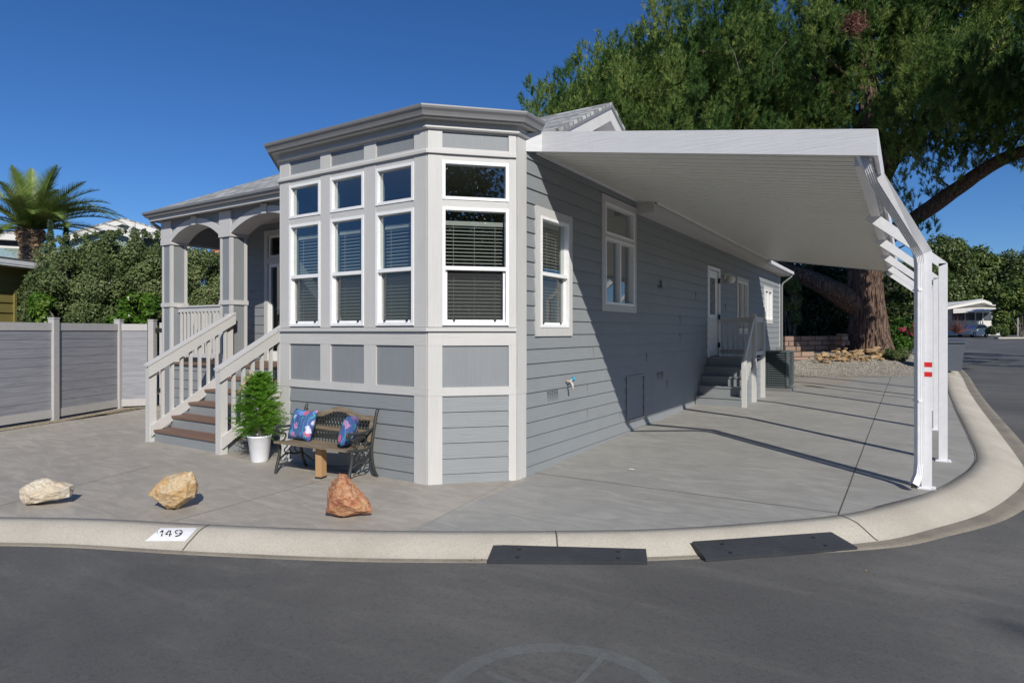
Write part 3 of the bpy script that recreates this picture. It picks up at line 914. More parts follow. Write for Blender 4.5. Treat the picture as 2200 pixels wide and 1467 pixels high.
# side wall
SW = {'w1': (.30, 1.06, 1.80, 3.20), 'w2a': (2.26, 3.43, 3.24, 3.72), 'w2b': (2.26, 3.43, 2.17, 3.19), 'door': (8.08, 9.02, ZF, 3.2),
      'w3': (10.98, 12.17, 1.79, 3.12), 'w4': (14.73, 15.97, 2.12, 3.10)}
sh = [(a + .234, b + .234, c, d) for a, b, c, d in SW.values()]
mb = MB(); wall(mb, FS, 0, 3.8, -.1, 4.04, sh[:3]); wall(mb, FS, 3.8, FS.L, -.1, 3.93, sh[3:]); mb.build('side_wall', M['siding'], house)
mb = MB(); siding(mb, FS, .204, 3.8, 3.92, 4.03); siding(mb, FS, .204, FS.L - .12, -.1, 3.92, [(h[0] - .02, h[1] + .02, h[2] - .02, h[3] + .02) for h in sh])
FS.board(mb, 2.0, 2.004, 1.3, 1.302, .0, .001)
mb.build('siding', M['siding'], house)
mb = MB()
for a_, k_ in ((1.9, -5), (1.9, -7), (4.3, -3), (6.2, 1), (6.2, -1), (5.4, -6), (3.1, -8), (9.9, 3), (7.3, 4), (2.1, -2), (13.2, 0)):
    FS.board(mb, a_, a_ + .004, PH + k_ * LAP + .004, PH + (k_ + 1) * LAP - .002, .0, .0225)
mb.build('board_seam', M['gutter'], house)
mb = MB()
FS.board(mb, 0, .204, 1.80, 4.16, 0, .026); FS.board(mb, 0, .204, 1.01, 1.80, 0, .026); FS.board(mb, 0, .204, -.02, 1.01, 0, .022)
FS.board(mb, FS.L - .12, FS.L, .7, 3.75, 0, .024)
mb.build('corner_board', M['trim'], house)

def casing(F, a0, a1, z0, z1, w=.11, o=.034, extra=None):
    mb = MB()
    F.board(mb, a0 - w, a0, z0 - w, z1 + w, 0, o); F.board(mb, a1, a1 + w, z0 - w, z1 + w, 0, o)
    F.board(mb, a0, a1, z0 - w, z0, 0, o - .002); F.board(mb, a0, a1, z1, z1 + w, 0, o - .002)
    if extra: F.board(mb, a0, a1, extra[0], extra[1], 0, o - .002)
    return mb.build('window_casing', M['trim'], house)
o_ = .234
casing(FS, .30 + o_, 1.06 + o_, 1.80, 3.20, .11)
window(FS, .30 + o_, 1.06 + o_, 1.80, 3.20, 'hung', .042, blind=(1.86, 3.15))
casing(FS, 2.26 + o_, 3.43 + o_, 2.17, 3.72, .11, extra=(3.19, 3.24))
window(FS, 2.26 + o_, 3.43 + o_, 3.24, 3.72, 'fixed', .042)
window(FS, 2.26 + o_, 3.43 + o_, 2.17, 3.19, 'slider', .042)
casing(FS, 10.98 + o_, 12.17 + o_, 1.79, 3.12, .11)
window(FS, 10.98 + o_, 12.17 + o_, 1.79, 3.12, 'slider', .042)
casing(FS, 14.73 + o_, 15.97 + o_, 2.12, 3.10, .11)
window(FS, 14.73 + o_, 15.97 + o_, 2.12, 3.10, 'slider', .042)
# side door
mb = MB(); d0_, d1_ = 8.08 + o_, 9.02 + o_
FS.board(mb, d0_ - .07, d0_, ZF, 3.27, 0, .036); FS.board(mb, d1_, d1_ + .07, ZF, 3.27, 0, .036); FS.board(mb, d0_, d1_, 3.2, 3.27, 0, .034)
mb.build('door_casing', M['white'], house)
mb = MB(); wall(mb, FS, d0_ + .01, d1_ - .01, ZF + .02, 3.19, [(d0_ + .22, d1_ - .22, 2.15, 3.02)], -.01, .045)
for q in (.18, .32, .46, .60, .74):
    FS.board(mb, d0_ + q, d0_ + q + .008, ZF + .2, 2.0, -.01, -.004)
sdoor = mb.build('side_door', M['white'], house)
mb = MB(); FS.board(mb, d0_ + .22, d1_ - .22, 2.15, 3.02, -.035, -.02); mb.build('patterned_glass', M['stain'], sdoor)
mb = MB(); mb.lathe(FS.P(d0_ + .09, 2.06, .0), [(0, -.03), (.025, -.02), (.032, 0), (.025, .02), (0, .03)], 12); mb.build('door_knob', M['brass'], sdoor, smooth=True)
mb = MB()
for z in (1.42, 2.1, 2.98): FS.board(mb, d1_ - .02, d1_ + .014, z - .06, z + .06, .0, .048)
mb.build('hinge', M['black'], sdoor)

# remaining walls of the body, interior
FP = Fr((-8.4, 1.6), (-4.064, 1.6))
fd = (-7.15 + 8.4, -6.2 + 8.4)
mb = MB(); wall(mb, FP, 0, FP.L, 0, 4.0, [(fd[0], fd[1], ZF, 3.7)])
FPS = Fr((-4.064, 1.6), (-4.064, -.234)); FPS.n = Vector((-1, 0, 0))
mb.box(-4.064, -3.95, -.23, 1.6, 0, 4.0)
mb.box(-8.4, -8.28, 1.72, 17.48, 0, 3.93)
mb.box(-8.4, -.12, 17.48, 17.6, 0, 3.93)
mb.build('outer_wall', M['siding'], house)
mb = MB(); siding(mb, FP, 0, FP.L - .01, 1.15, 3.96, [(fd[0] - .1, fd[1] + .1, ZF, 3.8)], lo=.002, hi=.016)
FW = Fr((-8.4, 17.6), (-8.4, 1.6)); siding(mb, FW, 0, FW.L, 0, 3.93, lo=.002, hi=.016)
mb.build('siding', M['siding'], house)
mb = MB()
FP.board(mb, fd[0] - .11, fd[0], ZF, 3.81, 0, .03); FP.board(mb, fd[1], fd[1] + .11, ZF, 3.81, 0, .03)
FP.board(mb, fd[0], fd[1], 3.70, 3.81, 0, .028); FP.board(mb, fd[0], fd[1], 3.13, 3.26, 0, .028)
mb.build('door_casing', M['trim'], house)
mb = MB()
for a, b, c, d in ((fd[0], fd[0] + .07, ZF, 3.13), (fd[1] - .07, fd[1], ZF, 3.13), (fd[0] + .07, fd[1] - .07, ZF, ZF + .2), (fd[0] + .07, fd[1] - .07, 3.06, 3.13),
                   (fd[0], fd[0] + .05, 3.26, 3.70), (fd[1] - .05, fd[1], 3.26, 3.70), (fd[0] + .05, fd[1] - .05, 3.26, 3.30), (fd[0] + .05, fd[1] - .05, 3.66, 3.70)):
    FP.board(mb, a, b, c, d, -.05, .0)
fdoor = mb.build('front_door', M['white'], house)
mb = MB()
for c, d in ((ZF + .2, 3.06), (3.30, 3.66)):
    mb.quad(FP.P(fd[0] + .05, c, -.02), FP.P(fd[1] - .05, c, -.02), FP.P(fd[1] - .05, d, -.02), FP.P(fd[0] + .05, d, -.02))
mb.build('pane', M['glass'], fdoor, recalc=False)
# ceiling, floor, inner partition
mb = MB()
mb.prism([Vector((*CL, 3.76)) + Vector((.1, .1, 0)), Vector((*C0, 3.76)) + Vector((.05, .1, 0)), Vector((*C1, 3.76)) + Vector((-.05, .1, 0)), Vector((*C2, 3.76)) + Vector((-.1, .03, 0)), Vector((-.1, 17.4, 3.76)), Vector((-8.3, 17.4, 3.76)), Vector((-8.3, 1.75, 3.76)), Vector((-4.0, 1.75, 3.76))], (0, 0, .05))
mb.box(-3.95, -.13, 3.6, 3.7, ZF, 3.75); mb.box(-8.2, -.13, 9.6, 9.7, ZF, 3.75); mb.box(-4.4, -4.3, 1.75, 17, ZF, 3.75)
mb.build('interior_wall', M['inside'], house)
mb = MB()
mb.prism([Vector((*CL, ZF - .05)) + Vector((.1, .1, 0)), Vector((*C0, ZF - .05)) + Vector((.05, .1, 0)), Vector((*C1, ZF - .05)) + Vector((-.05, .1, 0)), Vector((*C2, ZF - .05)) + Vector((-.1, .03, 0)), Vector((-.13, 17.4, ZF - .05)), Vector((-8.2, 17.4, ZF - .05)), Vector((-8.2, 1.75, ZF - .05)), Vector((-4.0, 1.75, ZF - .05))], (0, 0, .05))
mb.build('interior_floor', M['insidefl'], house)

# roofs
ZE = 4.10; RT = 1.85; ZR = 5.04
def slab(mb, pts, th=.05):
    return mb.prism([Vector(p) for p in pts], (0, 0, -th))
def roof_obj(pts, name='roof', th=.05):
    """a roof slope: its own mesh with local axes so that the shingle rows follow the slope"""
    P = [Vector(p) for p in pts]
    n_ = (P[1] - P[0]).cross(P[2] - P[0]).normalized()
    if n_.z < 0: n_ = -n_
    ax = Vector((0, 0, 1)).cross(n_).normalized(); ay = n_.cross(ax)
    R = Matrix((ax, ay, n_)).transposed().to_4x4()
    o0 = P[0]
    loc = [R.to_3x3().transposed() @ (p - o0) for p in P]
    mb = MB(); mb.prism(loc, (0, 0, -th))
    o = mb.build(name, M['shingle'], house, local=True)
    o.matrix_local = Matrix.Translation(o0 - OFF[house.name]) @ R
    return o
EL, ER = -8.9, .32
roof_obj([(EL, 0, ZE), (.0, 0, ZE), (ER, .28, ZE + .28 * (ZR - ZE) / RT), (ER, RT, ZR), (EL + RT, RT, ZR)])
roof_obj([(ER, RT, ZR), (ER, 2 * RT, ZE), (EL, 2 * RT, ZE), (EL + RT, RT, ZR)])
roof_obj([(EL, 2 * RT, ZE), (EL, 0, ZE), (EL + RT, RT, ZR)])
# bay roof
b_ = offs(bayout, .13); b_ = [Vector((p.x, p.y, 4.255)) for p in b_]
top = [Vector((-3.3, .95, 4.575)), Vector((-.75, .95, 4.575))]
roof_obj([b_[1], b_[2], top[1], top[0]]); roof_obj([b_[2], b_[3], Vector((0.0, .3, 4.27)), top[1]]); roof_obj([b_[0], b_[1], top[0]])
# long rear roof
roof_obj([(.34, 3.56, 3.92), (.34, 17.95, 3.92), (-4.3, 17.95, 4.9), (-4.3, 3.56, 4.9)]); roof_obj([(-8.75, 17.95, 3.92), (-8.75, 3.56, 3.92), (-4.3, 3.56, 4.9), (-4.3, 17.95, 4.9)])
mb = MB(); mb.prism([Vector((0, 17.6, 3.9)), Vector((-4.3, 17.6, 4.84)), Vector((-8.4, 17.6, 3.9))], (0, -.1, 0)); mb.prism([Vector((0, 3.7, 3.9)), Vector((-4.3, 3.7, 4.84)), Vector((-8.4, 3.7, 3.9))], (0, .1, 0)); mb.build('gable_wall', M['siding'], house)
mb = MB(); mb.box(.30, .34, 3.58, 17.95, 3.75, 3.885); mb.box(0.0, .30, 3.62, 17.95, 3.75, 3.765); mb.box(-8.75, -8.71, 3.58, 17.95, 3.75, 3.885)
mb.box(0, .34, 3.545, 3.58, 3.75, 3.93)
mb.build('fascia', M['trim_h'], house)
mb = MB(); mb.box(.345, .43, 13.3, 17.95, 3.80, 3.90); mb.box(.355, .42, 13.3, 17.95, 3.90, 3.905); mb.build('gutter', M['gutter_w'], house)
mb = MB(); mb.tube([(.38, 17.8, 3.8), (.36, 17.78, 3.72), (.1, 17.7, 3.5), (.06, 17.68, 3.4), (.06, 17.68, .9)], .035, 8); mb.build('downspout', M['gutter'], house)
# gable facing the driveway
mb = MB(); mb.prism([Vector((0.02, .02, 3.9)), Vector((0.02, .02, 4.06)), Vector((0.02, RT, ZR - .06)), Vector((0.02, 2 * RT - .02, 3.9))], (-.1, 0, 0)); mb.build('gable_wall', M['siding'], house)
def rake(ya, za, yb, zb, w, p0, p1, nm, mat, drop=0.0):
    mb = MB(); mb.prism([Vector((p0, ya, za - drop)), Vector((p0, yb, zb - drop)), Vector((p0, yb, zb - w - drop)), Vector((p0, ya, za - w - drop))], (p1 - p0, 0, 0)); return mb.build(nm, mat, house)
rake(.25, ZE - .055 + .25 * .508, RT, ZR - .045, .22, .27, .30, 'rake_board', M['trim_h']); rake(RT, ZR - .045, 2 * RT + .02, ZE - .055, .22, .27, .30, 'rake_board', M['trim_h'])
rake(.28, ZE - .053 + .28 * .508, RT, ZR - .043, .035, .30, .325, 'rake_edge', M['gutter']); rake(RT, ZR - .043, 2 * RT + .02, ZE - .053, .035, .30, .325, 'rake_edge', M['gutter'])
mb = MB(); mb.prism([Vector((.0, .3, ZE - .09)), Vector((.0, RT, ZR - .23)), Vector((.0, RT, ZR - .245)), Vector((.0, .3, ZE - .105))], (.27, 0, 0)); mb.prism([Vector((.0, 2 * RT, ZE - .24)), Vector((.0, RT, ZR - .23)), Vector((.0, RT, ZR - .245)), Vector((.0, 2 * RT, ZE - .255))], (.27, 0, 0)); mb.build('soffit', M['trim_h'], house)

# porch: gutter, fascia, header, columns, arches, deck
porchl = [Vector((EL, 2.0, 0)), Vector((EL, 0.0, 0)), Vector((-4.1, 0.0, 0))]
porchl = [Vector((EL + .07, 3.6, 0)), Vector((EL + .07, .07, 0)), Vector((-4.12, .07, 0))]
ledge(porchl, [(0, 4.0), (.045, 4.0), (.055, 4.03), (.085, 4.06), (.09, 4.10), (.08, 4.10), (.07, 4.07), (.03, 4.03), (0, 4.03)], 'gutter', M['gutter'])
ledge(porchl, [(-.03, 3.93), (-.004, 3.93), (-.004, 4.09), (-.03, 4.07)], 'fascia', M['trim_h'])
mb = MB(); mb.box(EL + .10, -4.07, .10, 1.6, 3.955, 3.97); mb.build('porch_ceiling', M['trim_h'], house)
T0, T1 = .238, .568
colx = [(-8.65, -8.32), (-6.68, -6.35)]
for c0, c1 in colx + [(-4.40, -4.07)]:
    mb = MB(); mb.box(c0 + .012, c1 - .012, T0 + .012, T1 - .012, 0, 3.5)
    col = mb.build('porch_column', M['panel'], house)
    if c0 > -5: col.name = 'porch_pilaster'
    mb = MB()
    for x0, x1 in ((c0, c0 + .055), (c1 - .055, c1)):
        for y0, y1 in ((T0, T0 + .055), (T1 - .055, T1)):
            mb.box(x0, x1, y0, y1, 0, 3.46)
    mb.build('corner_trim', M['trim'], col)
    mb = MB(); mb.box(c0 - .015, c1 + .015, T0 - .015, T1 + .015, 2.235, 2.315); mb.box(c0 - .02, c1 + .02, T0 - .02, T1 + .02, 3.46, 3.56)
    mb.box(c0 - .014, c1 + .014, T0 - .014, T1 + .014, 3.56, 3.925)
    mb.box(c0 - .01, c1 + .01, T0 - .01, T1 + .01, ZF, ZF + .1)
    mb.build('column_band', M['trim_h'], col)
for a, b, full in ((-8.32, -6.68, 1), (-6.35, -4.40, 1)):
    # round-topped arch between two columns
    n_ = 20; zs_, zc = 3.50, 3.775
    w_ = (b - a) / 2; h_ = zc - zs_; R_ = (w_ * w_ + h_ * h_) / (2 * h_); cx_ = (a + b) / 2; cz_ = zc - R_
    am = math.asin(w_ / R_)
    def arc(R, z_add=0):
        return [(cx_ + R * math.sin(q), cz_ + R * math.cos(q)) for q in np.linspace(-am, am, n_)]
    lo_ = arc(R_); up_ = [(cx_ + (R_ + .12) * math.sin(q), min(cz_ + (R_ + .12) * math.cos(q), 3.9)) for q in np.linspace(-am, am, n_)]
    mb = MB()
    for k in range(n_ - 1):
        mb.prism([Vector((lo_[k][0], T0 - .012, lo_[k][1])), Vector((lo_[k + 1][0], T0 - .012, lo_[k + 1][1])), Vector((up_[k + 1][0], T0 - .012, up_[k + 1][1])), Vector((up_[k][0], T0 - .012, up_[k][1]))], (0, T1 - T0 + .024, 0))
    ar = mb.build('porch_arch', M['trim_h'], house)
    mb = MB(); mb.prism([Vector((cx_ - .06, T0 - .03, zc - .01)), Vector((cx_ + .06, T0 - .03, zc - .01)), Vector((cx_ + .085, T0 - .03, 3.93)), Vector((cx_ - .085, T0 - .03, 3.93))], (0, .1, 0)); mb.build('keystone', M['trim'], ar)
    mb = MB(); top_ = 3.955
    for k in range(n_ - 1):
        mb.prism([Vector((up_[k][0], T0 + .01, up_[k][1] - .01)), Vector((up_[k + 1][0], T0 + .01, up_[k + 1][1] - .01)), Vector((up_[k + 1][0], T0 + .01, top_)), Vector((up_[k][0], T0 + .01, top_))], (0, T1 - T0 - .02, 0))
    mb.build('header', M['panel'], house)
mb = MB(); mb.box(-8.64, -4.1, T0 + .015, T1 - .015, 3.78, 3.955); mb.box(-8.63, -8.34, T1, 1.6, 3.5, 3.955); mb.build('header_core', M['panel'], house)
# deck with siding skirt
mb = MB()
for i in range(12):
    y = T0 - .03 + i * .14
    if y < 1.5: mb.box(-8.66, -4.07, y, y + .134, ZF - .035, ZF)
mb.build('deck_boards', M['tread'], house)
mb = MB(); FK = Fr((-8.6, T0 + .03), (-6.68, T0 + .03)); siding(mb, FK, 0, FK.L, 0, ZF - .04, lo=.0, hi=.016)
FK2 = Fr((-8.6, 1.6), (-8.6, T0 + .03)); siding(mb, FK2, 0, FK2.L, 0, ZF - .04, lo=.0, hi=.016)
mb.box(-8.58, -6.45, T0 + .035, T0 + .06, 0, ZF - .04)
mb.box(-6.45, -4.1, T0 + .035, T0 + .06, 0, ZF - .04)
mb.build('deck_skirt', M['siding'], house)
# porch railings
def railing(F, a0, a1, zb, zt, n_, par, nm='porch_railing'):
    mb = MB(); F.board(mb, a0, a1, zt - .09, zt, -.02, .02); F.board(mb, a0, a1, zt, zt + .03, -.045, .045); F.board(mb, a0, a1, zb, zb + .08, -.02, .02)
    r = mb.build(nm, M['trim_h'], par)
    for k in range(n_):
        a = a0 + (a1 - a0) * (k + .7) / (n_ + .4)
        m2 = MB(); F.board(m2, a - .019, a + .019, zb + .08, zt - .09, -.019, .019); m2.build('baluster', M['trim'], r)
    return r
railing(Fr((-8.32, .40), (-6.68, .40)), 0, 1.64, 1.25, 2.22, 13, house)
railing(Fr((-8.5, 1.6), (-8.5, .57)), 0, 1.03, 1.25, 2.22, 8, house)
mb = MB(); mb.tube([(-8.83, .1, 4.0), (-8.80, .13, 3.9), (-8.72, .4, 3.72), (-8.68, .6, 3.6), (-8.68, .62, 3.4), (-8.68, .62, .05)], .035, 8); mb.build('downspout', M['gutter'], house, smooth=True)

# small fittings on the side wall
def vent(a, z):
    mb = MB()
    for i in range(5):
        for j in range(9 if a < 2 else 1):
            if a < 2: FS.board(mb, a + i * .06, a + i * .06 + .045, z + j * .018, z + j * .018 + .007, .0, .024)
            else: FS.board(mb, a + i * .075, a + i * .075 + .03, z, z + .16, 0, .022)
    return mb.build('skirt_vent', M['siding'] if a < 2 else M['gutter'], house)
vent(.50 + o_, .86); vent(4.62 + o_, .86)
mb = MB()
pa, pb, pz0, pz1 = 3.12 + o_, 3.94 + o_, .29, .98
for q in ((pa, pa + .035, pz0, pz1), (pb - .035, pb, pz0, pz1), (pa, pb, pz1, pz1 + .035), (pa, pb, pz0 - .035, pz0)):
    FS.board(mb, *q, 0, .036)
mb.build('access_hatch', M['gutter'], house)
mb = MB(); FS.board(mb, 4.75 + o_, 4.93 + o_, 2.58, 2.70, .0, .06); FS.board(mb, 4.70 + o_, 4.98 + o_, 2.555, 2.58, .0, .09); mb.build('vent_hood', M['gutter'], house)
mb = MB(); FS.board(mb, 17.3 + o_ - .5, 17.5 + o_ - .3, .95, 1.2, .02, .1); mb.build('junction_box', M['gutter'], house)

# wall lamp and hose tap
wl = thing('wall_lamp', FS.P(9.65 + o_, 3.1, .02), 'round white globe lamp fixed to the grey wall right of the side door', 'wall lamp')
c = FS.P(9.65 + o_, 3.1, 0)
mb = MB(); mb.obox(c + Vector((.03, 0, .03)), Vector((.03, 0, 0)), Vector((0, .07, 0)), Vector((0, 0, .07))); mb.beam(c + Vector((.03, 0, .06)), c + Vector((.16, 0, .06)), .05, .05); mb.build('bracket', M['lamp'], wl)
mb = MB(); mb.lathe(c + Vector((.16, 0, -.04)), [(.001, -.105), (.06, -.09), (.098, -.045), (.105, 0), (.095, .05), (.06, .085), (.001, .09)], 20); mb.build('globe', M['lamp'], wl, smooth=True)
ft = thing('hose_tap', FS.P(1.0 + o_, 1.06, .02), 'outdoor hose tap with bright blue round handle on the grey side wall', 'tap')
c = FS.P(1.0 + o_, 1.06, 0)
mb = MB(); mb.tube([c + Vector((0, 0, .02)), c + Vector((.09, 0, .02)), c + Vector((.12, 0, -.02)), c + Vector((.125, 0, -.09))], .016, 8); mb.tube([c + Vector((.07, 0, .02)), c + Vector((.1, .04, .05))], .01, 8); mb.build('spout', M['brass'], ft, smooth=True)
mb = MB(); mb.tube([c + Vector((.10, .045, .05)), c + Vector((.11, .06, .055))], .032, 12); mb.build('handle', M['faucet_blue'], ft, smooth=True)

# ---------------------------------------------------------------- front steps
fs = thing('front_steps', (-5.4, -1.0, 0), 'grey front porch steps with brown treads and white sloping handrails on both sides', 'steps')
SX0, SX1 = -6.27, -4.36; FT = -1.17; RS = ZF / 6
for k in range(5):
    y = FT + k * .28; z = RS * (k + 1)
    mb = MB(); mb.box(SX0 + .02, SX1 - .02, y, y + .03, RS * k, z - .035); mb.build('riser', M['siding'], fs)
    mb = MB(); mb.box(SX0, SX1 - .0, y - .03, y + .30, z - .034, z); mb.build('tread', M['tread'], fs)
mb = MB(); mb.box(SX0 + .02, SX1 - .02, FT + 1.4 , FT + 1.42, RS * 5, ZF - .04); mb.build('riser', M['siding'], fs)
for sxx in (SX0 + .005, SX1 - .035):
    mb = MB()
    prof = [Vector((sxx, FT + .031, 0))]
    for k in range(5):
        prof += [Vector((sxx, FT + .031 + k * .28, RS * (k + 1) - .036)), Vector((sxx, FT + .031 + (k + 1) * .28, RS * (k + 1) - .036))]
    prof.append(Vector((sxx, FT + .031 + 1.4, 0)))
    mb.prism(prof, (.03, 0, 0)); mb.build('side_panel', M['siding'], fs)
def stair_rail(x, sgn, z0=1.20, z1=2.06, lo0=.16, lo1=1.02, y0=FT - .10, y1=FT + 1.40):
    dz = Vector((0, 0, 1))
    def sl(nm, ya, za, yb, zb, hgt, xo, th, mat=M['trim_h']):
        mb = MB(); mb.prism([Vector((x + xo, ya, za)), Vector((x + xo, yb, zb)), Vector((x + xo, yb, zb - hgt)), Vector((x + xo, ya, za - hgt))], (th, 0, 0)); return mb.build(nm, mat, fs)
    sl('handrail', y0, z0, y1, z1, .17, .052, .035)
    sl('handrail_cap', y0 - .01, z0 + .026, y1, z1 + .026, .025, -.06, .155)
    sl('lower_rail', y0 + .04, lo0 + .10, y1, lo1 + .16, .17, .052, .035)
    mb = MB(); mb.box(x - .07, x + .05, FT - .075, FT + .035, 0, z0 - .03); mb.build('newel_post', M['trim'], fs)
    mb = MB(); mb.box(x - .07, x + .018, y1 - .12, y1 - .01, ZF - .2, z1 + .0); mb.build('newel_post', M['trim'], fs)
    for k in range(8):
        y = y0 + .24 + k * .155; f = (y - y0) / (y1 - y0)
        mb = MB(); mb.box(x + .01, x + .05, y - .022, y + .022, lo0 + (lo1 - lo0) * f + .02, z0 + (z1 - z0) * f - .02); mb.build('baluster', M['trim'], fs)
stair_rail(SX0, 1); stair_rail(SX1, 1)

# ---------------------------------------------------------------- side steps
SP = 1.0; S0 = 7.0
ss = thing('side_steps', (.5, 8, H(8)), 'grey side door steps with tall pale slatted railing under the awning', 'steps')
zb_ = H(7.0); rs = (ZF - zb_) / 5
for k in range(4):
    y = S0 + k * .25
    mb = MB(); mb.box(.03, SP - .03, y, y + .03, zb_ + rs * k - .02, zb_ + rs * (k + 1) - .03); mb.build('riser', M['siding'], ss)
    mb = MB(); mb.box(.03, SP - .02, y - .02, y + .27, zb_ + rs * (k + 1) - .03, zb_ + rs * (k + 1)); mb.build('tread', M['siding'], ss)
mb = MB(); mb.box(.03, SP, 8.0, 8.03, ZF - rs - .02, ZF - .03); mb.build('riser', M['siding'], ss)
mb = MB(); mb.box(.03, SP, 7.98, 9.05, ZF - .03, ZF); mb.build('landing', M['siding'], ss)
FSS = Fr((SP - .02, S0), (SP - .02, 9.05))
mb = MB()
prof = [Vector((SP - .05, S0 + .03, zb_ - .05))]
for k in range(4): prof += [Vector((SP - .05, S0 + .03 + k * .25, zb_ + rs * (k + 1) - .032)), Vector((SP - .05, S0 + .03 + (k + 1) * .25, zb_ + rs * (k + 1) - .032))]
prof += [Vector((SP - .05, 9.03, ZF - .032)), Vector((SP - .05, 9.03, zb_ - .05))]
mb.prism(prof, (.028, 0, 0)); mb.build('side_panel', M['siding'], ss)
mb = MB()
for zz in np.arange(.35, 1.1, .178): FSS.board(mb, .3 if zz < .6 else 1.02, 2.03, zz, zz + .006, 0, .006)
mb.build('siding_line', M['gutter'], ss)
for y, z1 in ((S0 + .02, zb_ + .98), (8.0, 2.12), (8.99, 2.12)):
    mb = MB(); mb.box(SP - .02, SP + .07, y, y + .09, zb_ - .03, z1); mb.box(SP - .01, SP + .06, y + .01, y + .08, z1, z1 + .03); mb.build('newel_post', M['trim'], ss)
mb = MB(); mb.prism([Vector((SP + .0, S0 - .08, zb_ + .93)), Vector((SP + .0, 8.0, 2.09)), Vector((SP + .0, 8.0, 1.95)), Vector((SP + .0, S0 - .08, zb_ + .79))], (.045, 0, 0)); mb.build('handrail', M['trim_h'], ss)
mb = MB(); mb.box(SP + .0, SP + .04, 8.09, 8.99, 1.96, 2.08); mb.box(SP, SP + .04, 8.09, 8.99, 1.22, 1.30); mb.build('handrail', M['trim_h'], ss)
mb = MB(); mb.box(.05, SP - .02, 9.0, 9.04, 1.96, 2.08); mb.box(.05, SP - .02, 9.0, 9.04, 1.22, 1.32); mb.build('handrail', M['trim_h'], ss)
for k in range(8):
    y = S0 + .14 + k * .105; f = (y - S0) / 1.0
    mb = MB(); mb.box(SP - .02, SP - .001, y - .02, y + .02, zb_ + .1 + rs * (f * 4), zb_ + .93 + f * 1.0 - .06); mb.build('baluster', M['trim'], ss)
for k in range(7):
    mb = MB(); y = 8.15 + k * .12; mb.box(SP - .02, SP - .001, y - .02, y + .02, 1.2, 2.0); mb.build('baluster', M['trim'], ss)
    mb = MB(); xx = .12 + k * .12; mb.box(xx - .02, xx + .02, 8.975, 8.995, 1.2, 2.0); mb.build('baluster', M['trim'], ss)

# ---------------------------------------------------------------- carport awning
AI, AO = 3.965, 3.36          # underside height at the wall / at the outer edge
AW = 3.635
def az(p): return AI + (AO - AI) * p / AW
aw = thing('carport_awning', (2, 6.7, 0), 'long white metal carport awning sloping off the side of the grey house', 'awning')
# ribbed pans
mb = MB(); t = .17; vs = []; pr = []
while t < 13.25:
    for dt, dz in ((0, 0), (.05, 0), (.056, .018), (.085, .018), (.091, 0), (.15, 0), (.154, .010), (.160, 0)):
        pr.append((t + dt, dz))
    t += .178
for y, dz in pr:
    p_in = .03 if y < 3.56 else .36
    for p in (p_in, AW - .02):
        vs.append((p, y, az(p) + dz))
mb.add(vs, [(2 * i, 2 * i + 1, 2 * i + 3, 2 * i + 2) for i in range(len(pr) - 1)])
mb.build('roof_pan', M['awn_pan'], aw)
mb = MB(); mb.prism([Vector((.16, .17, az(.16) + .03)), Vector((AW, .17, az(AW) + .03)), Vector((AW, .17, az(AW) + .05)), Vector((.16, .17, az(.16) + .05))], (0, 13.1, 0)); mb.build('roof_skin', M['awn_white'], aw)
def slope_board(p0, p1, y0, y1, lo, hi, nm, mat, par):
    mb = MB(); mb.prism([Vector((p0, y0, az(p0) + lo)), Vector((p1, y0, az(p1) + lo)), Vector((p1, y0, az(p1) + hi)), Vector((p0, y0, az(p0) + hi))], (0, y1 - y0, 0)); return mb.build(nm, mat, par)
slope_board(.145, AW + .03, .13, .165, -.005, .238, 'front_fascia', M['awn_fascia'], aw)
mb = MB(); mb.prism([Vector((.028, -.05, az(.0) - .05)), Vector((.150, .128, az(.148) - .005)), Vector((.150, .128, az(.148) + .238)), Vector((.028, -.05, az(.0) + .16))], (-.03, .02, 0)); mb.build('fascia_return', M['awn_fascia'], aw)
slope_board(.05, AW + .0, 13.28, 13.31, -.02, .2, 'rear_fascia', M['awn_fascia'], aw)
mb = MB(); mb.box(AW + .003, AW + .033, .166, 13.3, AO - .0, AO + .235); mb.build('outer_fascia', M['awn_white'], aw)
mb = MB(); mb.box(.028, .06, .17, 3.55, AI - .03, AI + .02); mb.box(.36, .385, 3.6, 13.2, az(.36) - .03, az(.36) + .02); mb.build('wall_channel', M['awn_white'], aw)
mb = MB(); mb.box(AW - .16, AW - .05, .25, 13.25, AO - .06, AO + .02); mb.build('header_beam', M['awn_white'], aw)
posts = [(4.07, 1.72), (4.28, 3.33), (4.295, 5.87), (4.295, 8.4), (4.295, 10.9), (4.295, 12.95)]
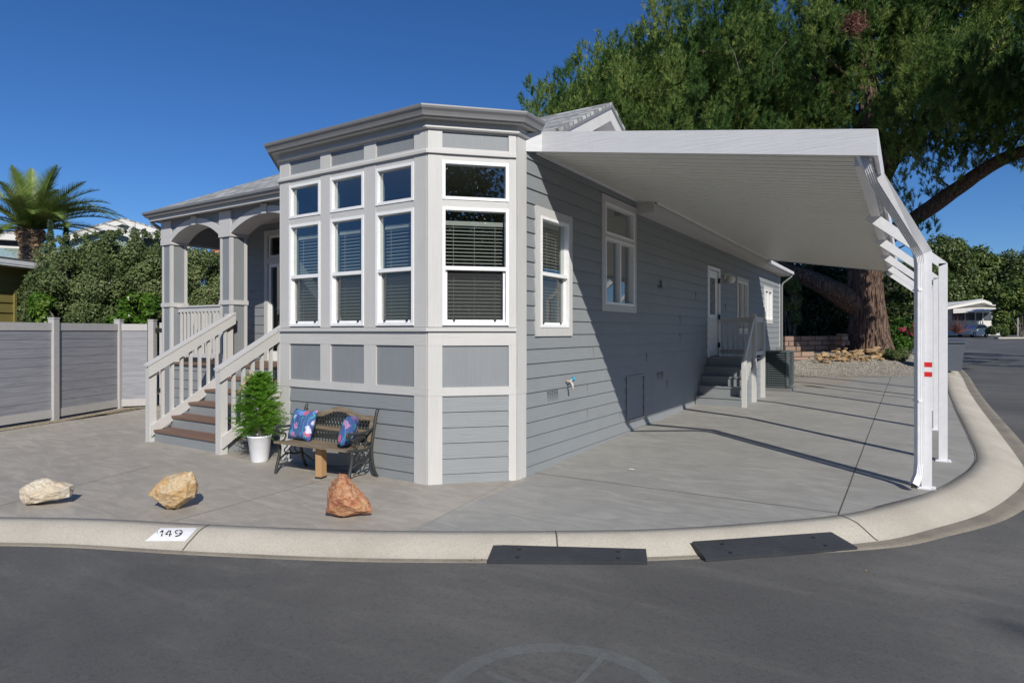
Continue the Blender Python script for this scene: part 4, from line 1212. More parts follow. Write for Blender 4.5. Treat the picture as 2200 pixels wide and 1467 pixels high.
for k, (p, t) in enumerate(posts):
    g = H(t); zt = 2.625
    w = .0475
    ty = 1.0 if k == 0 else t
    px_ = AW - .02 if k == 0 else AW - .18
    top_ = Vector((px_, ty, AO + .0 if k == 0 else AO - .05))
    mb = MB(); mb.box(p - w, p + w, t - w, t + w, g, zt)
    a = Vector((p, t, zt)); d = (top_ - a)
    # mitred brace, same section
    u1 = Vector((0, 1, 0)) * w
    prof = [Vector((p + w, t - w, zt)), Vector((p - w, t - w, zt - .04)), Vector((top_.x - w, top_.y - w, top_.z - .03)), Vector((top_.x + w, top_.y - w, top_.z + .07))]
    mb.prism(prof, (0, 2 * w, 0))
    po = mb.build('post', M['awn_white'], aw)
    mb = MB(); mb.box(p - .085, p + .085, t - .085, t + .085, g, g + .012)
    for sx_ in (-.065, .065): mb.lathe((p + sx_, t - .065, g + .012), [(.012, 0), (.012, .012), (0, .012)], 6)
    mb.build('base_plate', M['awn_white'], po)
    if k == 0:
        mb = MB()
        for z0 in (1.75 - .385, 1.75 - .49):
            mb.box(p - w - .002, p + w + .002, t - w - .002, t + w + .002, z0, z0 + .052)
        mb.build('reflective_band', M['red'], po)
# corrugated downspout on the first post
def rect_pipe(mb, path, a, b, ribs=True):
    """ribbed rectangular pipe; a = half width, b = half depth"""
    path = [Vector(q) for q in path]; prof = []
    for k in range(5):
        f = -1 + 2 * k / 4; prof.append((f * a, -b))
        if k < 4: prof += [(f * a + a * .16, -b + .007), (f * a + a * .34, -b + .007)]
    prof += [(a, b * .3), (a, b), (-a, b), (-a, b * .3)]
    n_ = len(prof); vs = []
    for i, q in enumerate(path):
        d = (path[min(i + 1, len(path) - 1)] - path[max(i - 1, 0)]).normalized()
        side = RV - d * RV.dot(d); side.normalize(); up = d.cross(side)
        if up.dot(FV) < 0: up = -up
        vs += [q + side * x + up * y for x, y in prof]
    fs_ = [(i * n_ + k, i * n_ + (k + 1) % n_, (i + 1) * n_ + (k + 1) % n_, (i + 1) * n_ + k) for i in range(len(path) - 1) for k in range(n_)]
    mb.add(vs, fs_)
pb_ = Vector((3.955, 1.60, 0))
dsp = [Vector((3.50, .20, 3.42)), Vector((3.535, .22, 3.33)), Vector((3.57, .30, 3.25)), Vector((3.60, .42, 3.18)), Vector((3.90, 1.45, 2.68)), Vector((3.945, 1.58, 2.58)), Vector((3.955, 1.60, 2.48)),
       Vector((3.955, 1.60, .32)), Vector((3.945, 1.57, .20)), Vector((3.91, 1.49, .10))]
mb = MB(); rect_pipe(mb, [p_ + Vector((.045, .02, 0)) if p_.z < 3 else p_ + Vector((.02, 0, 0)) for p_ in dsp], .035, .032); ds = mb.build('downspout', M['gutter_w'], aw)
mb = MB(); q = Vector((3.953, 1.508, .098)); mb.obox(q + Vector((-.002, -.006, -.002)), RV * .027, Vector((0, 0, .022)), FV * .004); mb.build('outlet', M['black'], ds)
mb = MB()
for z in (2.2, 1.0): mb.obox(Vector((3.985, 1.625, z)), RV * .02, FV * .05, Vector((0, 0, .012)))
mb.build('strap', M['awn_white'], ds)

# ---------------------------------------------------------------- heat pump unit
ac0 = Vector((.62, 11.0, H(10.9)))
ac = thing('air_conditioner', ac0, 'dark grey green outdoor air conditioner on a pad beside the grey wall', 'air conditioner')
mb = MB(); mb.box(.2, 1.15, 10.55, 11.5, H(10.9) - .02, H(10.9) + .08); mb.build('pad', M['acpad'], ac)
z0, z1 = H(10.9) + .10, H(10.9) + 1.02
mb = MB(); mb.box(.27, 1.08, 10.62, 11.43, z0, z0 + .03); mb.box(.25, 1.10, 10.60, 11.45, z1 - .03, z1)
for x in (.25, 1.04):
    for y in (10.60, 11.39): mb.box(x, x + .06, y, y + .06, z0 + .03, z1 - .03)
mb.build('casing', M['acgreen'], ac)
mb = MB(); mb.box(.31, 1.04, 10.66, 11.39, z0 + .03, z1 - .03); mb.build('coil', M['black'], ac)
mb = MB()
for k in range(15):
    z = z0 + .06 + k * .058
    mb.box(.31, 1.04, 10.612, 10.635, z, z + .022); mb.box(1.07, 1.095, 10.66, 11.39, z, z + .022)
for k in range(16):
    x = .33 + k * .046; mb.box(x, x + .006, 10.618, 10.63, z0 + .03, z1 - .03)
mb.build('grille', M['acgreen'], ac)
mb = MB(); mb.box(1.098, 1.103, 10.63, 10.72, z1 - .2, z1 - .14); mb.build('badge', M['red'], ac)

AC = [ac] + list(ac.children_recursive)
ac.location.x += .27; ac.location.y -= .1
# ---------------------------------------------------------------- fence
fl = [(-9.30, -3.4), (-9.92, -1.97), (-10.28, -1.0), (-11.1, .58), (-10.75, 1.08)]
FH = 1.94
fence = thing('fence', (-10.6, 0, 0), 'grey board fence with pale posts and rails running along the left edge of the patio', 'fence')
def panel(a, b, par):
    F = Fr(a, b); L = F.L
    mb = MB(); F.board(mb, .05, L - .05, FH - .17, FH - .02, -.03, .03); F.board(mb, .05, L - .05, .06, .22, -.03, .03); mb.build('rail', M['fence_w'], par)
    mb = MB(); z = .22; n_ = 9; st = (FH - .17 - .22) / n_
    for k in range(n_):
        F.board(mb, .05, L - .05, z, z + st - .008, -.014, .014)
        F.board(mb, .05, L - .05, z + st - .008, z + st, -.009, .009); z += st
    mb.build('boards', M['fence'], par)
for a, b in zip(fl, fl[1:]):
    if (a, b) == ((-9.92, -1.97), (-10.28, -1.0)): pass
panel((-9.30, -3.4), (-10.28, -1.0), fence); panel((-10.28, -1.0), (-11.1, .58), fence); panel((-11.1, .58), (-10.75, 1.08), fence)
def fpost(p, par, w=.065, h=2.0):
    mb = MB(); d = Vector((.46, -.89, 0)).normalized() * w; e = Vector((.89, .46, 0)).normalized() * w
    mb.obox(Vector((p[0], p[1], h / 2)), d, e, Vector((0, 0, h / 2))); mb.obox(Vector((p[0], p[1], h + .012)), d * 1.12, e * 1.12, Vector((0, 0, .014)))
    return mb.build('post', M['fence_w'], par)
for p in ((-9.30, -3.4), (-10.28, -1.0), (-11.1, .58), (-10.72, 1.12)): fpost(p, fence)
gate = thing('gate', (-10.2, 1.7, 0), 'narrow grey gate with black hinges between the fence end post and the porch', 'gate')
mb = MB(); F = Fr((-10.62, 1.24), (-9.3, 2.1)); F.board(mb, .0, .09, .06, 1.95, -.03, .03); F.board(mb, .09, F.L, 1.8, 1.94, -.03, .03); F.board(mb, .09, F.L, .08, .22, -.03, .03); mb.build('frame', M['fence_w'], gate)
mb = MB(); F.board(mb, .09, F.L, .22, 1.8, -.012, .012); mb.build('boards', M['fence'], gate)
mb = MB()
for z in (.4, 1.78): F.board(mb, -.09, .07, z - .045, z + .045, .03, .05)
mb.build('hinge', M['black'], gate)

# ---------------------------------------------------------------- bench
BA = math.atan2(-1.42 + 1.50, 1.2)
bench = thing('bench', (-2.08, -1.27, 0), 'weathered wood and black cast iron garden bench against the bay wall', 'bench', rz=.055)
BL = .60
def LP(x, y, z): return Vector((x, y, z))
def ribbon(mb, path, w, th):
    """flat bar lying in a y-z plane at x, width w across x"""
    for a, b in zip(path, path[1:]):
        d = (b - a); e = d.normalized() * th * .3
        mb.beam(a - e, b + e, w, th, up=Vector((0, 0, 1)) if abs(d.normalized().z) < .9 else Vector((0, 1, 0)))
def smooth(pts, n=5): return catmull([Vector(p) for p in pts], n)
for s in (-1, 1):
    x = s * BL
    mb = MB()
    mb.tube(smooth([LP(x, .24, .0), LP(x, .185, .1), LP(x, .15, .25), LP(x, .15, .40), LP(x, .19, .6), LP(x, .235, .78), LP(x, .255, .80)]), .019, 8)
    mb.tube(smooth([LP(x, -.25, 0), LP(x, -.235, .08), LP(x, -.20, .2), LP(x, -.185, .3), LP(x, -.20, .37)]), .019, 8)
    mb.tube(smooth([LP(x, -.27, .37), LP(x, -.23, .385), LP(x, -.08, .365), LP(x, .05, .36), LP(x, .15, .40)]), .018, 8)
    mb.build('side_frame', M['iron'], bench, smooth=True, local=True)
    mb = MB(); mb.tube(smooth([LP(x, -.25, .535), LP(x, -.265, .56), LP(x, -.23, .578), LP(x, -.1, .565), LP(x, .05, .565), LP(x, .17, .60)]), .016, 8)
    mb.tube(smooth([LP(x, -.23, .56), LP(x, -.19, .5), LP(x, -.10, .47), LP(x, -.12, .40), LP(x, -.2, .385)]), .012, 6)
    mb.tube(smooth([LP(x, -.19, .5), LP(x, -.02, .52), LP(x, .06, .46), LP(x, .02, .40)]), .009, 6)
    mb.build('armrest', M['iron'], bench, smooth=True, local=True)
    mb = MB()
    mb.tube(smooth([LP(x, -.21, .17), LP(x, -.08, .22), LP(x, .05, .2), LP(x, .155, .2)]), .011, 6)
    for k in range(3):
        y = -.1 + k * .08
        mb.tube(smooth([LP(x, y - .05, .36), LP(x, y + .03, .32), LP(x, y - .02, .27), LP(x, y + .03, .21)]), .008, 5)
    mb.build('scroll', M['iron'], bench, smooth=True, local=True)
mb = MB()
for k in range(5):
    y = -.25 + k * .082; z = .392 - (.018 if k in (1, 2, 3) else .004 * k)
    mb.obox(Vector((0, y, z)), Vector((BL - .005, 0, 0)), Vector((0, .036, 0)), Vector((0, 0, .011)))
mb.build('seat', M['oldwood'], bench, local=True)
def backy(z): return .15 + (z - .40) * .21
top = [(-BL + .02, .735), (-.38, .728), (-.25, .745), (-.12, .79), (0, .805), (.12, .79), (.25, .745), (.38, .728), (BL - .02, .735)]
tp = smooth([(a, 0, b) for a, b in top], 4)
mb = MB()
for a, b in zip(tp, tp[1:]):
    mb.prism([Vector((a.x, backy(a.z), a.z)), Vector((b.x, backy(b.z), b.z)), Vector((b.x, backy(b.z) - .012, b.z - .062)), Vector((a.x, backy(a.z) - .012, a.z - .062))], (0, .024, 0))
for s in (-1, 1): mb.beam(Vector((s * (BL - .05), backy(.42), .43)), Vector((s * (BL - .05), backy(.7), .69)), .05, .02, up=Vector((0, 1, 0)))
mb.beam(Vector((-BL + .08, backy(.54), .54)), Vector((BL - .08, backy(.54), .54)), .022, .05)
mb.build('backrest', M['oldwood'], bench, local=True)
def topz(x):
    return min(tp, key=lambda q: abs(q.x - x)).z - .06
mb = MB()
st = .052
for s in (-1, 1):
    k = -14
    while k < 24:
        # diagonal bars clipped to the back panel
        x0 = -BL + .08 + k * st; seg = []
        for f in np.linspace(0, 1, 24):
            z = .565 + f * .26; x = x0 + s * f * .17 + (0 if s > 0 else .17)
            if abs(x) < BL - .075 and z < topz(x) + .01: seg.append(Vector((x, backy(z) + s * .003, z)))
        if len(seg) > 1: mb.beam(seg[0], seg[-1], .014, .006, up=Vector((0, 1, 0)))
        k += 1
n_ = 20
for k in range(n_):
    x = -BL + .1 + k * (2 * BL - .2) / (n_ - 1)
    mb.beam(Vector((x - .012, backy(.43), .43)), Vector((x + .004, backy(.52), .52)), .012, .006, up=Vector((0, 1, 0)))
    mb.beam(Vector((x + .02, backy(.43), .43)), Vector((x + .004, backy(.52), .52)), .012, .006, up=Vector((0, 1, 0)))
mb.beam(Vector((-BL + .08, backy(.425), .425)), Vector((BL - .08, backy(.425), .425)), .02, .03)
mb.build('lattice_panel', M['iron'], bench, local=True)
mb = MB(); mb.tube(smooth([LP(-BL, .17, .2), LP(-.3, .1, .12), LP(0, .06, .1), LP(.3, .1, .12), LP(BL, .17, .2)]), .009, 6); mb.build('stretcher', M['iron'], bench, smooth=True, local=True)
wp = thing('timber_prop', (-2.02, -1.42, 0), 'raw yellow timber block propping up the middle of the bench seat', 'prop')
mb = MB(); mb.obox(Vector((-2.02, -1.40, .195)), Vector((.04, .01, 0)), Vector((-.012, .05, 0)), Vector((0, 0, .175))); mb.build('block', M['wood_prop'], wp)
mb = MB(); mb.obox(Vector((-2.02, -1.40, .011)), Vector((.043, .01, 0)), Vector((-.012, .053, 0)), Vector((0, 0, .011))); mb.build('rubber_foot', M['rubber'], wp)

def cushion(name, c, right, up, w, h, d, lab):
    n_ = 14; mb = MB(); right = Vector(right).normalized(); up = Vector(up).normalized(); fw = right.cross(up)
    for sgn in (1, -1):
        vs = []
        for i in range(n_ + 1):
            for j in range(n_ + 1):
                a = -1 + 2 * i / n_; b = -1 + 2 * j / n_
                pinch = 1 - .10 * (1 - abs(a) ** 2) * abs(b) ** 3 ; pinch2 = 1 - .10 * (1 - abs(b) ** 2) * abs(a) ** 3
                th = d * ((1 - a ** 4) * (1 - b ** 4)) ** .5
                th += .006 * mnoise.noise(Vector((a * 2, b * 2, sgn * 3.1))) * (1 - a * a) * (1 - b * b) * 3
                vs.append(Vector(c) + right * a * w * pinch2 + up * b * h * pinch + fw * th * sgn)
        mb.add(vs, [(i * (n_ + 1) + j, (i + 1) * (n_ + 1) + j, (i + 1) * (n_ + 1) + j + 1, i * (n_ + 1) + j + 1) for i in range(n_) for j in range(n_)])
    o = mb.build(name, M['cushion'], smooth=True)
    return tag(o, lab, 'cushion', 'floral cushions on the bench')
cushion('cushion', (-2.53, -1.255, .575), (1, .05, -.02), (0, .32, .95), .20, .20, .075, 'square navy floral cushion standing upright at the left end of the bench')
cushion('cushion', (-1.70, -1.26, .575), (.62, -.78, .12), (.22, .25, .94), .19, .19, .085, 'navy floral cushion leaning sideways behind the right armrest of the bench')

# ---------------------------------------------------------------- boulders
def boulder(name, sil, q, depth, mat, lab, seed):
    """sil: outline (x, z) in metres seen from the street; hull given depth, then chipped"""
    rr = random.Random(seed); bm = bmesh.new()
    cx = sum(a for a, b in sil) / len(sil); cz = sum(b for a, b in sil) / len(sil)
    for a, b in sil:
        for f, s in ((.35, .97), (-.3, .9), (.0, 1.0)):
            p = q + RV * (cx + (a - cx) * s * (1 if f == 0 else rr.uniform(.72, .95))) + FV * (depth * f * rr.uniform(.8, 1.2) + depth * .3)
            p.z = q.z + max(0, cz + (b - cz) * s * (1 if f == 0 else rr.uniform(.7, .98)))
            bm.verts.new(p)
    for s in (-.5, .55):
        p = q + RV * cx + FV * (depth * s + depth * .3); p.z = q.z + cz * rr.uniform(.7, 1.1); bm.verts.new(p)
    r = bmesh.ops.convex_hull(bm, input=bm.verts[:])
    bmesh.ops.delete(bm, geom=[v for v in bm.verts if not v.link_faces], context='VERTS')
    bmesh.ops.triangulate(bm, faces=bm.faces[:])
    for it in range(3):
        bmesh.ops.subdivide_edges(bm, edges=bm.edges[:], cuts=1, use_grid_fill=True)
        for v in bm.verts:
            n_ = v.co * (9 * 1.9 ** it)
            amp = .020 / 1.7 ** it
            d = mnoise.noise_vector(n_ + Vector((seed, 0, 0))) * amp
            v.co += d
    for v in bm.verts: v.co.z = max(v.co.z, q.z - .01)
    bmesh.ops.recalc_face_normals(bm, faces=bm.faces[:])
    for v in bm.verts: v.co -= q
    me = bpy.data.meshes.new(name); bm.to_mesh(me); bm.free(); me.materials.append(mat)
    o = bpy.data.objects.new(name, me); C.objects.link(o); o.location = q
    return tag(o, lab, 'rock', 'boulders along the edge of the patio')
def sil(pts, u0, vb, Y): return [((u - u0) / 1330 * Y, (vb - v) / 1330 * Y) for u, v in pts]
q = G(84, 1088); Yq = 6.17
boulder('boulder', sil([(30, 1056), (45, 1045), (72, 1033), (96, 1036), (137, 1054), (136, 1075), (128, 1078), (50, 1090), (46, 1082), (35, 1078)], 84, 1090, Yq), q, .26, M['rock_pale'], 'low cream white boulder with ochre edge, leftmost of the three on the patio edge', 3)
q = G(362, 1099); boulder('boulder', sil([(312, 1060), (345, 1028), (384, 1020), (400, 1020), (411, 1040), (409, 1072), (370, 1100), (352, 1100), (322, 1080)], 362, 1100, 6.02), q, .32, M['rock_ochre'], 'blocky golden ochre and cream boulder standing behind the painted house number', 5)
q = G(742, 1116); boulder('boulder', sil([(694, 1110), (697, 1062), (699, 1052), (722, 1023), (736, 1026), (762, 1058), (786, 1086), (795, 1103), (790, 1109), (775, 1107), (732, 1118)], 742, 1118, 5.74), q, .3, M['rock_rust'], 'pointed rust red boulder in front of the bench leg', 9)

# ---------------------------------------------------------------- kerb ramps
def ramp_obj(f0, f1, b0, b1, hgt, lab):
    """f: front (street) edge ends, b: back edge ends, on the road surface"""
    f0, f1, b0, b1 = [Vector((p.x, p.y, H(p.y) - .113)) for p in (f0, f1, b0, b1)]
    mb = MB(); n_ = 9; prof0 = []; prof1 = []
    zf, zb = .028, hgt
    def row(k, dz):
        s = k / n_
        a = f0 + (b0 - f0) * s; b = f1 + (b1 - f1) * s; z = zf + (zb - zf) * s + dz
        return Vector((a.x, a.y, a.z + z)), Vector((b.x, b.y, b.z + z))
    rows = []
    for k in range(n_):
        rows += [row(k, 0), row(k + .66, 0), row(k + .7, -.009), row(k + .96, -.009)]
    rows.append(row(n_, 0))
    vs = []
    nb = len(rows)
    for a, b in rows: vs += [a, b]
    vs += [f0 + Vector((0, 0, .002)), f1 + Vector((0, 0, .002)), b0 + Vector((0, 0, .002)), b1 + Vector((0, 0, .002))]
    fs_ = [(2 * i, 2 * i + 1, 2 * i + 3, 2 * i + 2) for i in range(nb - 1)]
    B = 2 * nb
    fs_ += [(0, 1, B + 1, B), (2 * nb - 2, 2 * nb - 1, B + 3, B + 2), tuple([2 * i for i in range(nb)] + [B + 2, B]), tuple([2 * i + 1 for i in range(nb)] + [B + 3, B + 1])]
    mb.add(vs, fs_)
    o = mb.build('kerb_ramp', M['mat_rubber'])
    tag(o, lab, 'ramp', 'rubber ramps laid against the kerb')
    m2 = MB()
    for s, e in ((.25, .18), (.75, .18), (.25, .82), (.75, .82)):
        a = f0 + (b0 - f0) * s; b = f1 + (b1 - f1) * s; c = a + (b - a) * e; c.z += zf + (zb - zf) * s
        m2.lathe(c, [(.0001, .0), (.013, .001), (.016, .003), (.02, .0)], 10)
    m2.build('bolt_hole', M['black'], o)
    return o
ramp_obj(G(1048, 1211, -.115), G(1391, 1213, -.115), G(1060, 1175, -.05), G(1388, 1184, -.05), .085, 'ribbed black rubber ramp lying flat against the kerb, nearer the painted number')
ramp_obj(G(1516, 1207, -.115), G(1842, 1182, -.115), G(1487, 1172, -.05), G(1786, 1151, -.05), .10, 'ribbed black rubber ramp with its open wedge end showing, nearer the corner')

# painted house number on the kerb
pn = thing('painted_number', G(365, 1150, -.05), 'white painted rectangle with stencilled black 149 on the sandy kerb', 'house number')
def surf_pt(u, v, lift):
    """point on the sloping kerb face under a pixel of the photograph"""
    z = -.03
    for _ in range(14):
        q = G(u, v, z); Q = Vector((q.x, q.y, 0)); best = (9e9, None, 0)
        for k in range(len(kcurve) - 1):
            a, b = kcurve[k], kcurve[k + 1]
            if min((a - Q).length, (b - Q).length) > 3 : continue
            d = b - a; f = min(1, max(0, (Q - a).dot(d) / d.dot(d))); c = a + d * f
            if (c - Q).length < best[0]: best = ((c - Q).length, c, (Q - c).dot(nrm[k]))
        w, g = kwidth(best[1]); z += .6 * (float(np.interp(best[2] / w, [k[0] for k in KP[1:]], [k[2] for k in KP[1:]])) - z)
    q = G(u, v, z)
    return q + Vector((0, -.3, 1)).normalized() * lift
mb = MB(); na, nb_ = 8, 8
def plate_px(a, b): return (346 + a * 78) * (1 - b) + (311 + a * 87) * b, 1134.5 + 28.5 * b
vs = [surf_pt(*plate_px(i / na, j / nb_), .004) for j in range(nb_ + 1) for i in range(na + 1)]
mb.add(vs, [(j * (na + 1) + i, j * (na + 1) + i + 1, (j + 1) * (na + 1) + i + 1, (j + 1) * (na + 1) + i) for j in range(nb_) for i in range(na)])
M['wpaint'] = paint('white_kerb_paint', (.74, .74, .75), .7, None, .3, .05, .12)
mb.build('white_patch', M['wpaint'], pn)
def stroke(mb, pts, w=5.0):
    """a painted stroke given in enlarged picture units, laid on the kerb face"""
    for (a0, b0), (a1, b1) in zip(pts, pts[1:]):
        l = math.hypot(a1 - a0, b1 - b0); nx, ny = -(b1 - b0) / l * w / 2, (a1 - a0) / l * w / 2
        P = lambda a, b: surf_pt(a * .409, 1000 + b * .409, .008)
        mb.quad(P(a0 + nx, b0 + ny), P(a1 + nx, b1 + ny), P(a1 - nx, b1 - ny), P(a0 - nx, b0 - ny))
blk = paint('black_stencil_paint', (.02, .02, .02), .7, None, .2, .1)
mb = MB(); stroke(mb, [(842, 353), (856, 343)], 5); stroke(mb, [(857, 342), (854, 356)], 6.5); stroke(mb, [(853, 360), (850, 374)], 6.5); stroke(mb, [(828, 348), (826, 357)], 2.5); mb.build('digit', blk, pn, recalc=False)
mb = MB(); stroke(mb, [(892, 343), (872, 362)], 5); stroke(mb, [(870, 364), (884, 364)], 4.5); stroke(mb, [(888, 364), (904, 364)], 4.5); stroke(mb, [(898, 344), (894, 360)], 6.5); stroke(mb, [(893, 367), (891, 375)], 6.5); mb.build('digit', blk, pn, recalc=False)
mb = MB(); stroke(mb, [(938, 343), (926, 345), (921, 351), (924, 358), (934, 360)], 5); stroke(mb, [(944, 343), (955, 345), (959, 351), (953, 361), (942, 370), (922, 375)], 6); stroke(mb, [(940, 359), (951, 356)], 4); mb.build('digit', blk, pn, recalc=False)

for a in ((560, 1173, -.10, .022), (372, 1168, -.1, .012), (1862, 1228, -.113, .015), (1020, 1200, -.1, .015), (1036, 1203, -.1, .014), (1012, 1204, -.1, .012)):
    o = litter(*a); tag(o, 'small curled dry leaf lying in the street gutter', 'leaf', 'dry leaves in the gutter')
o = litter(592, 1189, -.1, .03, M['red'], 'bottle_cap'); tag(o, 'tiny crumpled red scrap lying on the gutter below the kerb', 'litter')

q = G(1357, 1008, .005); mb = MB(); vs = [q + Vector((math.cos(a) * .035 * (1 + .5 * math.sin(a * 5)), math.sin(a) * .035 * (1 + .4 * math.cos(a * 7)), .003)) for a in np.linspace(0, 2 * math.pi, 22, endpoint=False)]
mb.add(vs, [tuple(range(22))]); o = mb.build('paint_splash', M['wpaint'], recalc=False); tag(o, 'small white paint splash on the grey driveway near the wall', 'paint splash')
# ---------------------------------------------------------------- foliage
rng = np.random.default_rng(11)
def unit(a): return a / (np.linalg.norm(a, axis=1, keepdims=True) + 1e-9)
def mesh_np(name, V, Fc, mat, parent=None, loc=None):
    """V (n,3) world, Fc (m,k) indices"""
    me = bpy.data.meshes.new(name)
    off = np.array(OFF.get(parent.name, (0, 0, 0))) if parent is not None else np.array(loc if loc is not None else (0, 0, 0))
    V = (V - off).astype(np.float32); k = Fc.shape[1]
    me.vertices.add(len(V)); me.vertices.foreach_set('co', V.ravel())
    me.loops.add(Fc.size); me.loops.foreach_set('vertex_index', Fc.astype(np.int32).ravel())
    me.polygons.add(len(Fc)); me.polygons.foreach_set('loop_start', np.arange(0, Fc.size, k, dtype=np.int32)); me.polygons.foreach_set('loop_total', np.full(len(Fc), k, dtype=np.int32))
    me.update(calc_edges=True); me.materials.append(mat)
    o = bpy.data.objects.new(name, me); C.objects.link(o)
    if parent is not None: o.parent = parent
    else: o.location = off
    return o
def leaf_mesh(c, nrm_, L, W, name, mat, parent=None, loc=None, droop=0.0):
    """diamond leaves at c facing nrm_"""
    n = len(c); nrm_ = unit(nrm_)
    r = unit(rng.normal(size=(n, 3)) + np.array([0, 0, -droop])); a = unit(r - nrm_ * np.sum(r * nrm_, 1, keepdims=True)); b = np.cross(nrm_, a)
    L = (L * rng.uniform(.7, 1.3, n))[:, None]; W = (W * rng.uniform(.7, 1.3, n))[:, None]
    V = np.stack([c - a * L / 2, c + b * W / 2 + nrm_ * W * .12, c + a * L / 2, c - b * W / 2 + nrm_ * W * .12], 1).reshape(-1, 3)
    F = np.arange(4 * n).reshape(n, 4)
    return mesh_np(name, V, F, mat, parent, loc)
def blob_cloud(blobs, n, shell=.5, lump=.25):
    """points and outward normals over a list of ellipsoids (cx,cy,cz,rx,ry,rz)"""
    B = np.array(blobs, float); ar = (B[:, 3] * B[:, 4] + B[:, 4] * B[:, 5] + B[:, 3] * B[:, 5]); ar /= ar.sum()
    idx = rng.choice(len(B), n, p=ar); d = unit(rng.normal(size=(n, 3))); u = rng.uniform(size=n)
    r = (shell + (1 - shell) * u ** .6)
    r *= 1 + lump * np.sin(d[:, 0] * 7 + idx) * np.sin(d[:, 1] * 6 + idx * 2.3) * np.sin(d[:, 2] * 8 + idx * 1.1)
    P = B[idx, :3] + d * B[idx, 3:] * r[:, None]
    nr = unit(d / B[idx, 3:] + 0)
    return P, nr
def hedge_blobs(p0, p1, z0, z1, depth, n, r=(.3, .6), topvar=.3):
    out = []
    for k in range(n):
        s = rng.uniform(); q = Vector(p0).lerp(Vector(p1), s); rr = rng.uniform(*r)
        zt = z1 - rr * .8 + topvar * (mnoise.noise(Vector((s * 6, 3.3, 0)))) 
        z = z0 + (zt - z0) * rng.uniform() ** .75
        o = rng.uniform(-1, 1) * depth
        out.append((q.x - FV.x * 0 + FV.x * o, q.y + FV.y * o, z, rr, rr, rr * rng.uniform(.8, 1.15)))
    return out

# hedge shrubs behind the fence
def shrub(name, blobs, n, L, W, mat, lab, cat, group=None, trunk=True, up=.35, base=None, shell=.45, tmat='twig'):
    b = np.array(blobs); base = base or Vector((b[:, 0].mean(), b[:, 1].mean(), H(b[:, 1].mean())))
    t = thing(name, base, lab, cat, group)
    P, nr = blob_cloud(blobs, n, shell)
    nr = unit(nr + rng.normal(size=nr.shape) * .75 + np.array([0, 0, up]))
    leaf_mesh(P, nr, L, W, 'crown', M[mat], t)
    if trunk:
        mb = MB()
        for k in range(min(14, len(blobs))):
            q = blobs[int(rng.integers(len(blobs)))]; e = Vector(q[:3])
            m_ = base.lerp(e, .5) + Vector((rng.uniform(-.1, .1), rng.uniform(-.1, .1), .1))
            mb.tube([base + Vector((rng.uniform(-.1, .1), 0, -.1)), m_, e], [.05, .035, .012], 5)
        mb.build('trunk', M[tmat], t)
    return t
def px_blobs(spec, Y, dY=.6, flat=.8):
    out = []
    for u, v, r in spec:
        y = Y + rng.uniform(-dY, dY); p = at(u, v, y); rr = r / 1330 * y
        out.append((p.x, p.y, p.z, rr, rr * flat, rr))
    return out
def fill(us, vs_, n, r, Y, dY, top=None):
    spec = []
    for k in range(n):
        u = rng.uniform(*us); vt = top(u) if top else vs_[0]
        rr = rng.uniform(*r); v = vt + rr * .9 + (vs_[1] - vt) * rng.uniform() ** .9
        spec.append((u, v, rr))
    return px_blobs(spec, Y, dY)
interp = lambda xs, ys: (lambda u: float(np.interp(u, xs, ys)))
shrub('hedge_shrub', fill((62, 250), (500, 705), 135, (16, 34), 16.2, .9, interp([60, 90, 130, 200, 260], [585, 532, 516, 511, 506])) + px_blobs([(u, float(np.interp(u, [90, 130, 250], [530, 514, 504])) + rng.uniform(-7, 8), rng.uniform(5, 8)) for u in rng.uniform(88, 245, 26)], 16.0, .5), 100000, .072, .036, 'hedge',
      'bushy grey green leaved shrub behind the fence, nearer the palm', 'shrub', 'tall shrubs behind the fence')
shrub('hedge_shrub', fill((230, 365), (495, 705), 100, (16, 34), 16.8, .8, interp([220, 300, 350], [506, 500, 508])) + px_blobs([(u, float(np.interp(u, [220, 300, 350], [504, 498, 506])) + rng.uniform(-6, 8), rng.uniform(5, 8)) for u in rng.uniform(235, 345, 18)], 16.6, .5), 85000, .072, .036, 'hedge',
      'tall grey green leaved shrub behind the fence, nearest the porch corner column', 'shrub', 'tall shrubs behind the fence')
shrub('hedge_shrub', fill((355, 500), (522, 740), 90, (16, 30), 17.6, .8, interp([355, 430, 500], [512, 524, 534])), 70000, .075, .037, 'hedge',
      'grey green shrub seen through the porch arch between the two columns', 'shrub', 'tall shrubs behind the fence')
shrub('laurel_shrub', fill((75, 110), (620, 695), 10, (12, 20), 14.9, .3) + fill((235, 330), (600, 700), 24, (12, 24), 15.4, .3), 7000, .11, .055, 'hedge2',
      'glossy bright green broad leaved shrub growing low in the hedge just over the fence', 'shrub')

# conifer tips behind the hedge
def conifer(name, u, vt, vb, Y, wpx, n, lab, grp, mat='conif'):
    base = at(u, vb, Y); top_ = at(u, vt, Y)
    t = thing(name, (base.x, base.y, H(base.y)), lab, 'tree', grp)
    h = top_.z - base.z; s = rng.uniform(size=n) ** .8; r = (1 - s) * wpx / 1330 * Y * (.75 + .25 * np.sin(s * 40))
    a = rng.uniform(0, 2 * np.pi, n); P = np.stack([base.x + np.cos(a) * r * rng.uniform(.5, 1, n), base.y + np.sin(a) * r * rng.uniform(.5, 1, n), base.z + s * h], 1)
    nr = unit(np.stack([np.cos(a), np.sin(a), .3 + 0 * a], 1) + rng.normal(size=(n, 3)) * .5)
    leaf_mesh(P, nr, .16, .05, 'crown', M[mat], t)
    mb = MB(); mb.tube([(base.x, base.y, H(base.y) - .2), (top_.x, top_.y, top_.z - .2)], [.14, .02], 6); mb.build('trunk', M['twig'], t)
